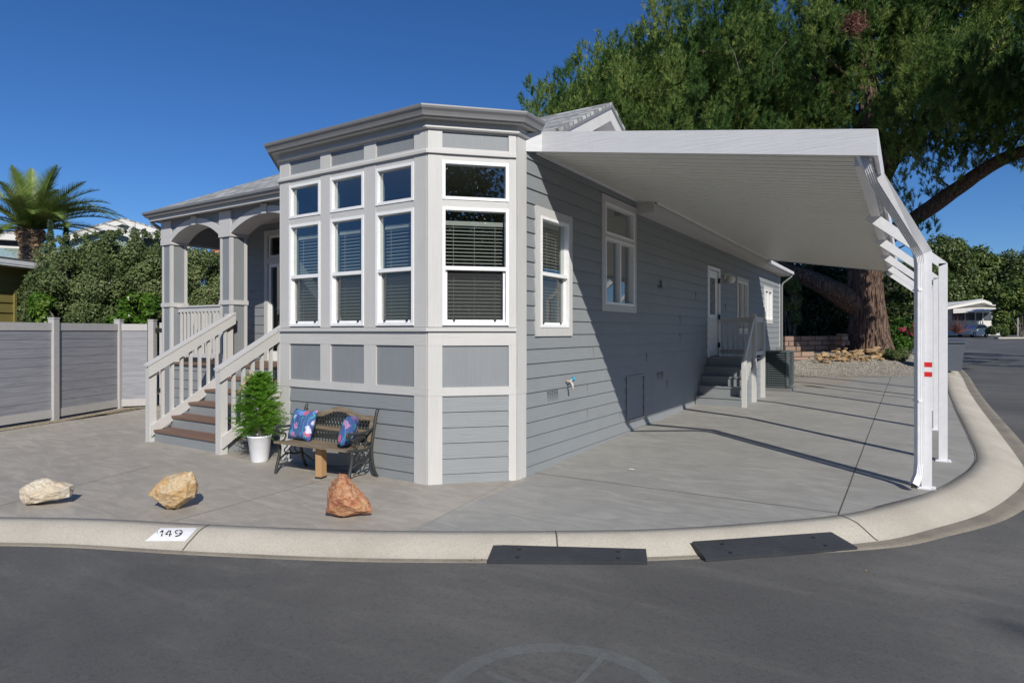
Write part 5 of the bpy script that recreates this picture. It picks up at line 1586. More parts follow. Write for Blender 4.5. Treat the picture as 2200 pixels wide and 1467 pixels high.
conifer('conifer', 108, 476, 640, 21, 30, 5000, 'narrow dark conifer tip rising behind the hedge, just right of the palm trunk', 'conifer tips behind the hedge')
conifer('conifer', 142, 480, 640, 22, 30, 5000, 'bushier blue green conifer tip behind the hedge, farther from the palm', 'conifer tips behind the hedge')

# potted cypress
pp = Vector((-3.47, -1.21, 0)); pot = thing('potted_tree', pp, 'bright green potted lemon cypress with burlap ribbon in a white bucket pot', 'potted plant')
mb = MB(); mb.lathe(pp, [(.0, .0), (.105, .0), (.112, .01), (.150, .33), (.158, .335), (.160, .355), (.148, .358), (.143, .32), (.0, .32)], 28); mb.build('pot', M['pot'], pot, smooth=True)
mb = MB(); mb.lathe(pp, [(0, .325), (.142, .322)], 20); mb.build('soil', M['soil'], pot)
mb = MB(); mb.tube([pp + Vector((0, 0, .3)), pp + Vector((.01, 0, .8)), pp + Vector((-.03, 0, 1.2))], [.02, .014, .004], 6); mb.build('trunk', M['twig'], pot)
# sprays: feathery twigs angled up and out
n = 620; s = rng.uniform(0, 1, n) ** .85; z = .36 + s * .78
rad = np.interp(s, [0, .15, .35, .6, .85, 1], [.20, .33, .32, .23, .13, .04]); a = rng.uniform(0, 2 * np.pi, n)
allV = []; allF = []; cnt = 0
for i in range(n):
    o = np.array([pp.x, pp.y, z[i]]); out = np.array([math.cos(a[i]), math.sin(a[i]), 0.0])
    rr = rad[i] * rng.uniform(.35, 1.0)
    st_ = o + out * rr * .45; dirv = out * 1.0 + np.array([0, 0, rng.uniform(-.25, .75) + (.4 if s[i] > .6 else 0)]); dirv /= np.linalg.norm(dirv)
    L = rng.uniform(.14, .30) * (1.15 if s[i] < .35 else (1 if s[i] < .8 else .75)); sd_ = np.cross(dirv, [0, 0, 1]); sd_ /= np.linalg.norm(sd_); up_ = np.cross(sd_, dirv)
    for k in range(15):
        f = k / 15; sgn = 1 if k % 2 else -1
        c0 = st_ + dirv * L * f - np.array([0, 0, .05 * f * f]); l2 = .055 * (1 - f * .7) + .012
        tip = c0 + (dirv * .75 + sd_ * sgn * .7 + up_ * rng.uniform(-.35, .35)) * l2
        wv = up_ * .0035 + dirv * .004
        allV += [c0 - wv, c0 + wv, tip + wv * .6, tip - wv * .6]; allF.append((cnt, cnt + 1, cnt + 2, cnt + 3)); cnt += 4
mesh_np('crown', np.array(allV), np.array(allF), M['cyp'], pot)
mb = MB(); pth = catmull([at(513, 842, 8.32), at(520, 830, 8.25), at(526, 822, 8.28), at(533, 812, 8.22), at(540, 802, 8.3), at(536, 797, 8.33)], 3)
for a_, b_ in zip(pth, pth[1:]): mb.beam(a_, b_ + (b_ - a_) * .15, .012, .038)
mb.build('ribbon', M['ribbon'], pot, smooth=False)

# palm
pb = at(62, 560, 22); pbase = Vector((pb.x, pb.y, H(pb.y))); ptop = at(66, 494, 22)
palm = thing('palm_tree', pbase, 'date palm with feathery fronds and stubby tan trunk behind the hedge', 'palm tree')
mb = MB(); vs = []; fs_ = []; n_ = 22; hh = ptop.z - pbase.z; rows = 60
for i in range(rows + 1):
    for k in range(n_):
        a_ = 2 * math.pi * k / n_; z = i / rows * hh
        r_ = .26 + .045 * math.sin(6 * a_ + i * .9) + .035 * ((i * 2 + k) % 3) + (.14 * math.exp(-((z - hh) / .5) ** 2))
        vs.append((pbase.x + (ptop.x - pbase.x) * i / rows + r_ * math.cos(a_), pbase.y + (ptop.y - pbase.y) * i / rows + r_ * math.sin(a_), pbase.z + z))
for i in range(rows):
    for k in range(n_): fs_.append((i * n_ + k, i * n_ + (k + 1) % n_, (i + 1) * n_ + (k + 1) % n_, (i + 1) * n_ + k))
mb.add(vs, fs_).build('trunk', M['palmbark'], palm)
def frond(az_, el, L, bend, tw=0.0):
    h = RV * math.cos(az_) + FV * math.sin(az_); V = []; Fc = []; c = 0
    pts = []; p = Vector(ptop) + h * .12; e = el
    nS = 30
    for i in range(nS + 1):
        pts.append(p.copy()); d = h * math.cos(e) + Vector((0, 0, 1)) * math.sin(e); p = p + d * L / nS; e -= bend / nS * (.4 + 1.2 * i / nS)
    mb = MB(); mb.tube(pts, [.035 * (1 - i / nS * .85) for i in range(nS + 1)], 5)
    side0 = h.cross(Vector((0, 0, 1)))
    for i in range(3, nS + 1):
        d = (pts[i] - pts[i - 1]).normalized(); upv = side0.cross(d)
        if upv.z < 0: upv = -upv
        f = i / nS
        for j in range(3):
            q = pts[i - 1].lerp(pts[i], j / 3)
            ll = (.56 * math.sin(math.pi * min(1, f * .92 + .1)) ** .7 + .08)
            for sg in (-1, 1):
                dr = (d * .75 + side0 * sg * .75 + upv * (.22 + rng.uniform(-.12, .12))).normalized()
                w = d * .02
                tip = q + dr * ll - Vector((0, 0, .06 * ll))
                V += [q - w, q + w, tip]; Fc.append((c, c + 1, c + 2)); c += 3
    b0 = len(mb.v); 
    mb.v += [tuple(x) for x in V]; mb.f += [tuple(b0 + i for i in f) for f in Fc]
    mb.build('frond', M['palm'], palm, recalc=False)
for az_, el, L, bend in ((0.0, .62, 3.3, 1.35), (.25, .85, 2.8, 1.2), (.15,.72,3.0,1.3), (-.2,.7,2.9,1.2), (-.5, .45, 2.5, 1.35), (.1, .98, 2.5, .5), (-.3, 1.22, 2.5, .35), (.6, 1.35, 2.5, .25), (2.2, 1.42, 2.4, .2), (2.6, 1.22, 2.6, .35), (3.3, 1.05, 2.5, .6),
                          (3.1, .75, 2.6, 1.0), (3.6, .5, 2.3, 1.3), (2.8, .3, 2.2, 1.3), (4.2, .8, 2.0, 1.2), (4.9, .9, 1.9, 1.3), (5.4, .6, 2.2, 1.3), (1.2, .9, 2.1, .9), (1.8, 1.1, 2, .6), (.0, .15, 2.1, 1.1), (3.3, .1, 2.0, 1.0), (5.8, .95, 2.2, .9), (4.5, 1.2, 1.8, .6), (5.0, .2, 1.8, 1.0), (.35, .35, 2.6, 1.2), (.05, .42, 3.4, 1.0), (-.12, .55, 3.2, 1.15), (.3, .6, 3.1, 1.1), (-.4, .8, 2.8, 1.3), (.5, 1.0, 2.6, .8), (2.9, .55, 2.6, 1.2), (3.4, .75, 2.5, 1.0), (5.7, .5, 2.6, 1.2), (5.2, .75, 2.4, 1.1), (-.05, .2, 2.6, .9), (1.5, 1.3, 2.3, .3), (4.7, 1.35, 2.2, .3)):
    frond(az_, el, L, bend)

# ---------------------------------------------------------------- neighbours on the left
nh = thing('neighbour_house', at(20, 700, 15.5), 'low olive green sided house with pale metal eave at the left edge', 'house')
def quad_wall(pa, pb, v_top, v_bot, Y0, Y1, mat, nm, par, th=.2):
    a = at(pa, v_top, Y0); b = at(pb, v_top, Y1); mb = MB(); F = Fr((a.x, a.y), (b.x, b.y)); zt = max(a.z, b.z); return F, zt
a = at(-260, 600, 13.0); b = at(92, 600, 17.0); F = Fr((a.x, a.y), (b.x, b.y)); zt = 3.42
mb = MB(); wall(mb, F, 0, F.L, -.1, zt, [(F.L - .85, F.L - .12, 2.0, 2.85)]); mb.build('wall', M['olive'], nh)
mb = MB(); siding(mb, F, 0, F.L, 0, zt, [(F.L - .85, F.L - .12, 2.0, 2.85)], .003, .03, .26); mb.build('siding', M['olive'], nh)
mb = MB()
for q in ((F.L - .92, F.L - .85, 1.93, 2.92), (F.L - .12, F.L - .05, 1.93, 2.92), (F.L - .85, F.L - .12, 2.85, 2.92), (F.L - .85, F.L - .12, 1.93, 2.0)): F.board(mb, *q, 0, .06)
w_ = mb.build('window', M['olive'], nh)
mb = MB(); mb.quad(F.P(F.L - .85, 2.0, -.03), F.P(F.L - .12, 2.0, -.03), F.P(F.L - .12, 2.85, -.03), F.P(F.L - .85, 2.85, -.03)); mb.build('pane', M['glass'], w_, recalc=False)
mb = MB(); F.board(mb, -.5, F.L + .3, zt - .02, zt + .03, -.3, .45); F.board(mb, -.5, F.L + .3, zt + .03, zt + .17, .36, .46); mb.build('fascia', M['gutter_w'], nh)
mb = MB(); mb.prism([F.P(-.5, zt + .13, .46), F.P(F.L + .3, zt + .13, .46), F.P(F.L + .3, zt + .50, -2.6), F.P(-.5, zt + .50, -2.6)], (0, 0, .05)); mb.build('roof', M['farwhite'] if False else M['gutter'], nh)
mb = MB(); e_ = F.P(F.L, 0, 0); e2_ = F.P(F.L, 0, -4); mb.prism([e_ + Vector((0, 0, -.1)), e2_ + Vector((0, 0, -.1)), e2_ + Vector((0, 0, zt)), e_ + Vector((0, 0, zt))], F.u * -.1); mb.build('end_wall', M['olive'], nh)

gh = thing('grey_house', at(10, 560, 29), 'distant grey house with white chimney flue, left of the palm trunk', 'house')
a = at(-300, 530, 27); b = at(70, 530, 30); F = Fr((a.x, a.y), (b.x, b.y)); zr = at(0, 514, 29).z
mb = MB(); wall(mb, F, 0, F.L, .3, zr, []); mb.build('wall', M['darkwall'], gh)
mb = MB(); F.board(mb, 0, F.L + .4, zr, zr + .28, -.1, .4); mb.build('fascia', M['farwhite'], gh)
mb = MB(); F.board(mb, F.L - 1.6, F.L - .4, zr - 1.05, zr - .25, 0, .05); w_ = mb.build('window', M['farwhite'], gh)
mb = MB(); F.board(mb, F.L - 1.5, F.L - .5, zr - .95, zr - .35, .05, .06); mb.build('pane', M['glass'], w_, recalc=False)
mb = MB(); mb.prism([F.P(0, zr + .28, .4), F.P(F.L + .4, zr + .28, .4), F.P(F.L + .4, zr + .7, -5), F.P(0, zr + .7, -5)], (0, 0, .08)); mb.build('roof', M['shingle'], gh)
c = at(30, 516, 30.2); mb = MB(); mb.lathe(c, [(.24, -.6), (.24, .30), (.26, .30), (.26, .36)], 14); mb.build('chimney', M['farwhite'], gh)
mb = MB(); mb.lathe(c, [(.27, .36), (.27, .45), (.0, .47)], 14); mb.build('chimney_cap', M['black'], gh)

mh = thing('mint_house', at(330, 600, 30), 'pale mint house with white gables and trellis above the hedge', 'house')
def gable_px(pk, l, r, Y, wmat, par, thick=.3, w=.24):
    """gable front seen at pixels pk (peak), l, r (eave ends)"""
    P0, P1, P2 = at(*pk, Y), at(*l, Y), at(*r, Y)
    mb = MB(); mb.prism([P1, P0, P2, Vector((P2.x, P2.y, H(P2.y))), Vector((P1.x, P1.y, H(P1.y)))], FV * thick); mb.build('wall', M[wmat], par)
    mb = MB()
    for A, B in ((P1, P0), (P0, P2)):
        mb.prism([A - FV * .35 + Vector((0, 0, .02)), B - FV * .35 + Vector((0, 0, .02)), B - FV * .35 - Vector((0, 0, w)), A - FV * .35 - Vector((0, 0, w))], FV * .05)
    mb.build('rake_board', M['farwhite'], par)
    mb = MB()
    for A, B in ((P1, P0), (P0, P2)):
        mb.prism([A - FV * .36 + Vector((0, 0, .03)), B - FV * .36 + Vector((0, 0, .03)), B - FV * .36 + Vector((0, 0, .09)), A - FV * .36 + Vector((0, 0, .09))], FV * 5)
    mb.build('roof', M['shingle'], par)
gable_px((272, 474), (170, 503), (372, 504), 31, 'mint', mh)
gable_px((234, 486), (150, 512), (300, 505), 29, 'mint', mh)
mb = MB(); p = at(288, 480, 28.4); mb.tube([p, p + Vector((0, 0, -.12)), at(279, 492, 28.4), at(279, 540, 28.4)], .07, 8); mb.build('downspout', M['farwhite'], mh)
# lean-to trellis seen behind the porch arch
mb = MB(); A, B = at(290, 506, 27.5), at(475, 522, 27.5); mb.beam(A, B, .12, .14)
for k in range(16): q = A.lerp(B, k / 15); mb.beam(q + Vector((0, 0, .12)) - FV * .5, q + Vector((0, 0, .12)) + FV * 1.2, .06, .12)
mb.build('trellis', M['farwhite'], mh)
mb = MB(); A, B = at(395, 492, 29.5), at(500, 528, 29.5); mb.prism([A, B, B - Vector((0, 0, .25)), A - Vector((0, 0, .25))], FV * .2); mb.prism([A, B, B + FV * 4, A + FV * 4], (0, 0, .06)); mb.build('roof', M['farwhite'], mh)
mb = MB(); p = at(400, 500, 31); mb.lathe(p, [(.2, -1), (.2, .5), (.24, .5), (.24, .56), (0, .58)], 12); mb.build('chimney', M['farwhite'], mh)
ph = thing('salmon_house', at(470, 560, 27), 'sliver of salmon pink stucco house beyond the porch, right of the mint house', 'house')
A, B = at(455, 541, 26.5), at(530, 520, 26.5); mb = MB(); mb.prism([A, B, Vector((B.x, B.y, H(B.y))), Vector((A.x, A.y, H(A.y)))], FV * .3); mb.build('wall', M['pinkw'], ph)
mb = MB(); mb.prism([A, B, B + Vector((0, 0, .06)), A + Vector((0, 0, .06))], FV * .4); mb.build('coping', M['red'], ph)

# ---------------------------------------------------------------- big pine
TB = at(1868, 757, 25.0)
pine = thing('pine_tree', TB, 'huge old pine with furrowed red brown trunk spreading over the back of the carport', 'tree')
def bark_tube(path, rad, n=26, amp=.05, name='limb', seg=6, mat='bark', fl=0.0):
    pts = catmull([Vector(p) for p in path], seg); rr = np.interp(np.linspace(0, len(rad) - 1, len(pts)), range(len(rad)), rad)
    mb = MB(); vs = []; ref = None; n_ = n
    L = 0
    for i, p in enumerate(pts):
        d = (pts[min(i + 1, len(pts) - 1)] - pts[max(i - 1, 0)]).normalized()
        if i: L += (p - pts[i - 1]).length
        if ref is None: ref = d.orthogonal().normalized()
        ref = (ref - d * ref.dot(d)).normalized(); b = d.cross(ref)
        for k in range(n_):
            a_ = 2 * math.pi * k / n_
            nz = mnoise.noise(Vector((math.cos(a_) * rr[i] * 6, math.sin(a_) * rr[i] * 6, L * .9 + rr[i])))
            rdg = abs(mnoise.noise(Vector((math.cos(a_) * rr[i] * 9 + 5, math.sin(a_) * rr[i] * 9, L * 1.3))))
            r_ = rr[i] * (1 + nz * .10) - amp * (1 - min(1, rdg * 4)) 
            if fl: r_ += fl * max(0, 1 - L / 1.2) ** 2 * (.5 + .5 * math.sin(a_ * 5 + 1))
            vs.append(p + (ref * math.cos(a_) + b * math.sin(a_)) * r_)
    fs_ = [(i * n_ + k, i * n_ + (k + 1) % n_, (i + 1) * n_ + (k + 1) % n_, (i + 1) * n_ + k) for i in range(len(pts) - 1) for k in range(n_)]
    mb.add(vs, fs_)
    return mb.build(name, M[mat], pine)
bark_tube([at(1868, 770, 25), at(1866, 700, 25), at(1858, 600, 25), at(1872, 480, 25), at(1880, 400, 25), at(1885, 330, 25), at(1868, 250, 25), at(1860, 120, 25), at(1850, -80, 25)],
          [.84, .70, .62, .56, .52, .5, .36, .3, .2], n=96, amp=.075, name='trunk', seg=14, fl=.30)
bark_tube([at(1868, 420, 25), at(1905, 340, 24.7), at(1950, 290, 24.2), at(2010, 230, 23.8), at(2080, 150, 23)], [.34, .28, .24, .17, .1], name='limb')
bark_tube([at(1890, 520, 25), at(1950, 480, 24.6), at(2050, 410, 24.2), at(2140, 350, 23.6), at(2240, 310, 23)], [.36, .31, .28, .26, .2], name='limb', amp=.03)
bark_tube([at(1850, 660, 25), at(1790, 625, 25), at(1740, 598, 25.5), at(1690, 580, 26), at(1600, 540, 27)], [.5, .40, .34, .28, .2], name='limb', amp=.04)
bark_tube([at(1880, 340, 25), at(1840, 260, 25.5), at(1780, 190, 26), at(1650, 130, 26), at(1500, 110, 25.5)], [.3, .22, .18, .14, .08], name='limb', n=14)
bark_tube([at(1870, 300, 25), at(1800, 330, 25.5), at(1700, 260, 26), at(1560, 220, 26), at(1400, 200, 25.5)], [.24, .16, .13, .1, .06], name='limb', n=14)
bark_tube([at(1885, 300, 25), at(1900, 200, 26), at(1950, 60, 26.5)], [.26, .2, .12], name='limb', n=14)
bark_tube([at(1900, 400, 25), at(1960, 300, 25), at(2060, 240, 25), at(2150, 260, 25)], [.16, .12, .08, .05], name='limb', n=10)
for (a0, a1, Y0, Y1, r) in (((1960, 300), (2110, 180), 24.4, 22.5, .05), ((2000, 240), (2180, 60), 23.8, 22, .06), ((1900, 330), (2040, 360), 24.5, 23.4, .035), ((1920, 300), (1780, 380), 24.6, 23, .04),
                          ((1660, 170), (1690, 90), 22.2, 21.6, .02), ((1590, 160), (1565, 95), 21.8, 21.4, .02), ((1860, 200), (1720, 30), 25, 23, .07), ((1890, 300), (2010, 20), 24.5, 22.6, .06), ((2140, 350), (2200, 280), 23.6, 23, .05), 
                          ((2050, 410), (2010, 350), 24.2, 23.6, .04), ((1880, 560), (1960, 520), 25, 24.5, .05)):
    A, B = at(*a0, Y0), at(*a1, Y1); m_ = A.lerp(B, .5) + Vector((rng.uniform(-.3, .3), rng.uniform(-.3, .3), rng.uniform(-.1, .3)))
    mb = MB(); mb.tube(catmull([A, m_, B], 5), list(np.linspace(r, .012, 11)), 6); mb.build('branch', M['twig' if r < .05 else 'bark'], pine)

# crown: many rounded masses of upright brush-like shoots
def pine_masses():
    out = []
    topf = interp([1130, 1145, 1180, 1215, 1250, 1300, 1350, 1400, 1430, 1480, 1600, 2300], [215, 185, 185, 140, 115, 85, 62, 20, -10, -60, -120, -140])
    botf = interp([1130, 1200, 1300, 1500, 1700, 1800, 1900, 2000, 2100, 2200, 2300], [290, 330, 330, 330, 335, 330, 250, 240, 235, 225, 235])
    # left/top shell, bright side
    tries = 0
    while len(out) < 420 and tries < 14000:
        tries += 1
        u = 1140 + (2300 - 1140) * rng.uniform() ; r = rng.uniform(22, 40) * (.7 if u < 1260 else (.9 if u < 1400 else 1))
        vt, vb = topf(u) + r * .95, botf(u) - r * .3
        if vb < vt: continue
        v = vt + (vb - vt) * rng.uniform()
        if any(math.hypot((u - a) * 1.35, (v - b) * .72) < (r + c_) * .56 for a, b, c_, _ in out): continue
        dist = 20.5 + 5.5 * ((u - 1140) / 1160) ** .7 + (2.2 * rng.uniform(-1, 1)) + (v / 330) * 1.2
        if u > 1780 and v > 200 and rng.uniform() < .55: continue
        out.append((u, v, r, dist))
    return out
PM = pine_masses() + [(rng.uniform(1960, 2320), rng.uniform(120, 268), rng.uniform(24, 42), rng.uniform(20.5, 23)) for k in range(46)]
# inner fill so that little sky shows on the left side
fillm = []
for k in range(150):
    u = rng.uniform(1200, 1800); r = rng.uniform(40, 60)
    vt = float(np.interp(u, [1210, 1300, 1400, 1500, 1800], [215, 150, 80, 10, 0])) + r
    v = vt + (320 - vt) * rng.uniform(); fillm.append((u, v, r, 27 + rng.uniform(-1, 1.5)))
for k in range(80):
    u = rng.uniform(1780, 2300); fillm.append((u, rng.uniform(-100, 190), rng.uniform(34, 56), 26 + rng.uniform(-1.5, 1)))
# hanging fringe low on the right
for (u, v, r) in ((1905, 330, 16), (1930, 392, 15), (1960, 350, 24), (2000, 400, 20), (1995, 340, 26), (2040, 370, 28), (2080, 330, 30), (2110, 270, 34), (2060, 290, 30), (2140, 300, 26), (2180, 270, 34), (2190, 350, 18), (1930, 450, 14), (1965, 440, 12), (1980, 500, 14), (2005, 490, 10), (1940, 420, 12), (2160, 335, 16), (1915, 480, 12), (1850, 330, 22), (1900, 290, 20), (1990, 300, 24), (1955, 505, 12)):
    PM.append((u, v, r, 23.8 + rng.uniform(-.8, .8)))
for k in range(46):
    u = rng.uniform(1900, 2260); PM.append((u, rng.uniform(225, 330 + 50 * math.exp(-((u - 2040) / 60) ** 2)), rng.uniform(18, 34), rng.uniform(22.5, 25.5)))
def tufts(masses, per, K, name, mat, Lr=(.13, .23), wid=.022, shell=.72, upb=.75):
    cs = []; ds = []; tn = []
    for (u, v, r, Y) in masses:
        c = at(u, v, Y); R = r / 1330 * Y
        m_ = int(per * (R / .7) ** 2) + 4
        d = unit(rng.normal(size=(m_, 3)) + np.array([0, 0, .15])); rad = R * (shell + (1 - shell) * rng.uniform(size=m_) ** .5)
        cs.append(np.array(c) + d * rad[:, None] * np.array([.8, .8, 1.55])); ds.append(unit(d * .55 + np.array([0, 0, upb + .2]) + rng.normal(size=(m_, 3)) * .16))
        tn.append(.50 * rng.uniform() + .28 * rng.uniform(size=m_))
    c = np.concatenate(cs); d = np.concatenate(ds); tn = np.concatenate(tn); n = len(c)
    sl = rng.uniform(.16, .34, n)                       # shoot length
    c = np.repeat(c, K, 0); dd = np.repeat(d, K, 0); s = np.repeat(sl, K); tn = np.repeat(tn, K); tn = np.clip(tn + rng.uniform(-.05, .36, len(tn)), 0, 1)
    f = rng.uniform(0, 1, len(c)) ** .8; base = c + dd * (s * f)[:, None]
    r = unit(rng.normal(size=(len(c), 3))); nd = unit(dd * .9 + r * .75)
    L = rng.uniform(*Lr, len(c))[:, None]; w = unit(np.cross(nd, rng.normal(size=nd.shape))) * wid / 2
    V = np.stack([base - w, base + w, base + nd * L], 1).reshape(-1, 3)
    F = np.arange(len(V)).reshape(-1, 3)
    o = mesh_np(name, V, F, M[mat], pine)
    at_ = o.data.attributes.new('tone', 'FLOAT', 'POINT'); at_.data.foreach_set('value', np.repeat(tn, 3).astype(np.float32))
    return n
outer_r = [(rng.uniform(2260, 2900), rng.uniform(60, 430), rng.uniform(50, 80), rng.uniform(17, 25)) for k in range(60)]  # unseen foliage added past the right edge of view to cast shade
def shades(q, rad):
    for T_ in (at(1885, 740, 24.6), at(1885, 690, 24.6), at(1880, 640, 24.6), at(1878, 600, 24.6)):
        w_ = Vector(q) - T_; d_ = Vector((.7735, -.634, .66)).normalized()
        if (w_ - d_ * w_.dot(d_)).length < rad: return True
    return False
outer_r = [m_ for m_ in outer_r if not shades(at(m_[0], m_[1], m_[3]), m_[2] / 1330 * m_[3] + .55)]
n1 = tufts(PM, 100, 38, 'crown', 'needle', (.12, .19), .017); n2 = tufts(fillm, 40, 20, 'inner_crown', 'needle', (.2, .34), .04, .4)
n3 = tufts(outer_r, 14, 14, 'unseen_shade_crown', 'needle', (.3, .5), .07, .3)
print('pine tufts', n1, n2)
sd3 = Vector((.7735, -.634, .66))
shade_blobs = []  # unseen foliage added towards the sun to shade the block wall and planting
for k in range(300):
    T_ = at(rng.uniform(1650, 1795), rng.uniform(570, 760), rng.uniform(24.3, 31)); kk_ = 9.5
    while kk_ < 22:
        q = T_ + sd3 * kk_; r_ = q - CAM; uu_ = 1100 + 1330 * r_.dot(RV) / r_.dot(FV)
        if uu_ > 2290: break
        kk_ += .4
    if not shades(q, 1.15): shade_blobs.append((q.x, q.y, q.z, .75, .75, .55))
P, nr = blob_cloud(shade_blobs, 30000, .3); leaf_mesh(P, nr + rng.normal(size=nr.shape), .5, .26, 'unseen_shade_crown', M['needle'], pine)
# dead brown clump
cb = at(1835, 52, 21.6); P = np.array(cb) + rng.normal(size=(900, 3)) * .16; leaf_mesh(P, rng.normal(size=(900, 3)), .2, .03, 'dead_clump', M['redtwig'], pine)

# ---------------------------------------------------------------- under the pine
# stones round the trunk base
stone_meshes = []
for k in range(5):
    bm = bmesh.new(); bmesh.ops.create_icosphere(bm, subdivisions=2, radius=.5)
    for v in bm.verts: v.co += mnoise.noise_vector(v.co * 2.2 + Vector((k * 7, 0, 0))) * .30; v.co.z *= .55
    me = bpy.data.meshes.new('fieldstone'); bm.to_mesh(me); bm.free(); me.materials.append(M['rock_small']); stone_meshes.append(me)
def zbank(p): return bank(p.x, p.y)
placed = []
for k in range(110):
    u = rng.uniform(1752, 1900); Y = rng.uniform(22.3, 24.2) if u > 1790 else rng.uniform(22.0, 23.4)
    p = at(u, 760, Y); z = zbank(p); lay = rng.uniform(0, .14) if k % 3 == 0 else 0
    o = bpy.data.objects.new('fieldstone', stone_meshes[k % 5]); C.objects.link(o); s_ = rng.uniform(.11, .27) * (1.2 if k % 4 == 0 else .9)
    o.location = (p.x, p.y, z + s_ * .22 + lay); o.scale = (s_ * rng.uniform(.8, 1.5), s_ * rng.uniform(.8, 1.3), s_ * rng.uniform(.7, 1.1)); o.rotation_euler = (rng.uniform(-.4, .4), rng.uniform(-.4, .4), rng.uniform(0, 6))
    tag(o, 'tan fieldstone in the loose ring of stones around the pine trunk foot', 'stone', 'fieldstones round the pine trunk')
# retaining wall of pink blocks
rw = thing('retaining_wall', at(1740, 762, 24.6), 'low pink concrete block retaining wall behind the gravel under the pine', 'wall')
A = at(1655, 760, 23.2); B = at(1850, 760, 25.6); F = Fr((A.x, A.y), (B.x, B.y)); zb = min(zbank(A), zbank(B)) - .25
mb = MB(); rows = 4; bw = .42; bh = .19
base_z = zbank(A.lerp(B, .5)) - .12
for j in range(rows):
    a_ = -(.21 if j % 2 else 0)
    while a_ < F.L:
        x0, x1 = max(a_, 0), min(a_ + bw - .012, F.L)
        if x1 - x0 > .05 and not (j == 3 and rng.uniform() < .0): F.board(mb, x0, x1, base_z + j * bh, base_z + (j + 1) * bh - .01, -.25, rng.uniform(-.01, .012))
        a_ += bw
mb.build('blocks', M['block'], rw)
mb = MB(); F.board(mb, F.L - 2.05, F.L - 1.62, base_z + 2 * bh, base_z + 3 * bh + .0, .3, .62); F.board(mb, F.L - 2.0, F.L - 1.7, base_z + 3 * bh, base_z + 4 * bh + .08, .32, .6); mb.build('stacked_blocks', M['block'], rw)
mb = MB(); F.board(mb, .1, .9, base_z, base_z + bh * 2, .3, .6); F.board(mb, .1, .55, base_z + bh * 2, base_z + bh * 4, .3, .58); F.board(mb, .1, 1.25, base_z - .1, base_z + bh, .62, .9); mb.build('stepped_end', M['block'], rw)
# dark planting behind the wall
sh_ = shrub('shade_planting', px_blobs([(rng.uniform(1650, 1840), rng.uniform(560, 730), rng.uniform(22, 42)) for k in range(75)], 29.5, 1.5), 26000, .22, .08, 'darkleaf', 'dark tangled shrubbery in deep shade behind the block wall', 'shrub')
shrub('strap_leaf_bush', px_blobs([(rng.uniform(1685, 1712), rng.uniform(605, 690), 13) for k in range(14)], 25.2, .4), 2600, .26, .035, 'hedge', 'long leaved bush with glinting leaves just beside the rear downspout', 'shrub')
pw = thing('pale_shed', at(1745, 700, 32), 'pale plastered outbuilding glimpsed through the dark shrubs', 'shed')
A, B = at(1712, 640, 31.5), at(1800, 640, 31.5); mb = MB(); mb.prism([Vector((A.x, A.y, H(A.y))), Vector((B.x, B.y, H(B.y))), Vector((B.x, B.y, 4.3)), Vector((A.x, A.y, 4.3))], FV * 2); mb.build('wall', M['farwhite'], pw)
mb = MB(); mb.prism([Vector((A.x, A.y, 4.3)) - FV * .2 - RV * .2, Vector((B.x, B.y, 4.3)) - FV * .2 + RV * .2, Vector((B.x, B.y, 4.3)) + FV * 2.2 + RV * .2, Vector((A.x, A.y, 4.3)) + FV * 2.2 - RV * .2], (0, 0, .12)); mb.build('roof', M['gutter'], pw)
# flowering bush and low shrubs right of trunk
fb = shrub('flowering_bush', px_blobs([(rng.uniform(1912, 1970), rng.uniform(696, 752), rng.uniform(12, 20)) for k in range(24)], 25.3, .5), 9000, .10, .05, 'flower', 'bright green leafy bush with a few pink flowers right of the pine trunk', 'bush')
P, nr = blob_cloud(px_blobs([(1938, 708, 8), (1958, 715, 9), (1962, 700, 6)], 24.9, .1), 130); leaf_mesh(P, nr, .07, .06, 'flowers', M['petal'], fb)
shrub('low_shrub', px_blobs([(rng.uniform(1908, 1945), rng.uniform(758, 770), rng.uniform(9, 13)) for k in range(12)], 22.6, .3), 5000, .10, .03, 'hedge', 'low grey green rounded shrub at the gravel edge below the flowering bush', 'shrub')
# tree mass behind, right of the trunk and along the road
def bgtree(spec, Y, dY, n, L, mat, lab, grp='trees behind the carport and road', nm='background_tree', sh_=.5):
    return shrub(nm, px_blobs(spec, Y, dY, 1.0), n, L, L * .55, mat, lab, 'tree', grp, shell=sh_, up=.5)
def cloudspec(us, top, vb, n, r):
    sp = []
    while len(sp) < n:
        u = rng.uniform(*us); rr = rng.uniform(*r); vt = top(u) + rr * .8
        if vt < vb: sp.append((u, vt + (vb - vt) * rng.uniform(), rr))
    return sp
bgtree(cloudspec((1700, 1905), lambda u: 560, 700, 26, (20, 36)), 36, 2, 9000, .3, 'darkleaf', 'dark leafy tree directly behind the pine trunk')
bgtree(cloudspec((1905, 2000), interp([1900, 1960, 2000], [560, 560, 540]), 690, 34, (14, 26)), 38, 2, 15000, .22, 'oak', 'grey green oak between the pine trunk and the white posts')
bgtree(cloudspec((1975, 2085), interp([1975, 2010, 2060, 2085], [530, 500, 505, 540]), 660, 44, (14, 28)), 94, 3, 19000, .5, 'oak', 'dark oak crown rising behind the white carport posts')
bgtree(cloudspec((2045, 2150), interp([2045, 2080, 2110, 2150], [560, 540, 525, 560]), 660, 36, (14, 26)), 97, 3, 16000, .5, 'oak2', 'bright olive green tree behind the far white house')
bgtree(cloudspec((2110, 2260), interp([2110, 2150, 2200, 2260], [590, 535, 530, 520]), 700, 48, (18, 32)), 95, 3, 20000, .45, 'oak', 'large dark tree at the right edge behind the round hedge ball')
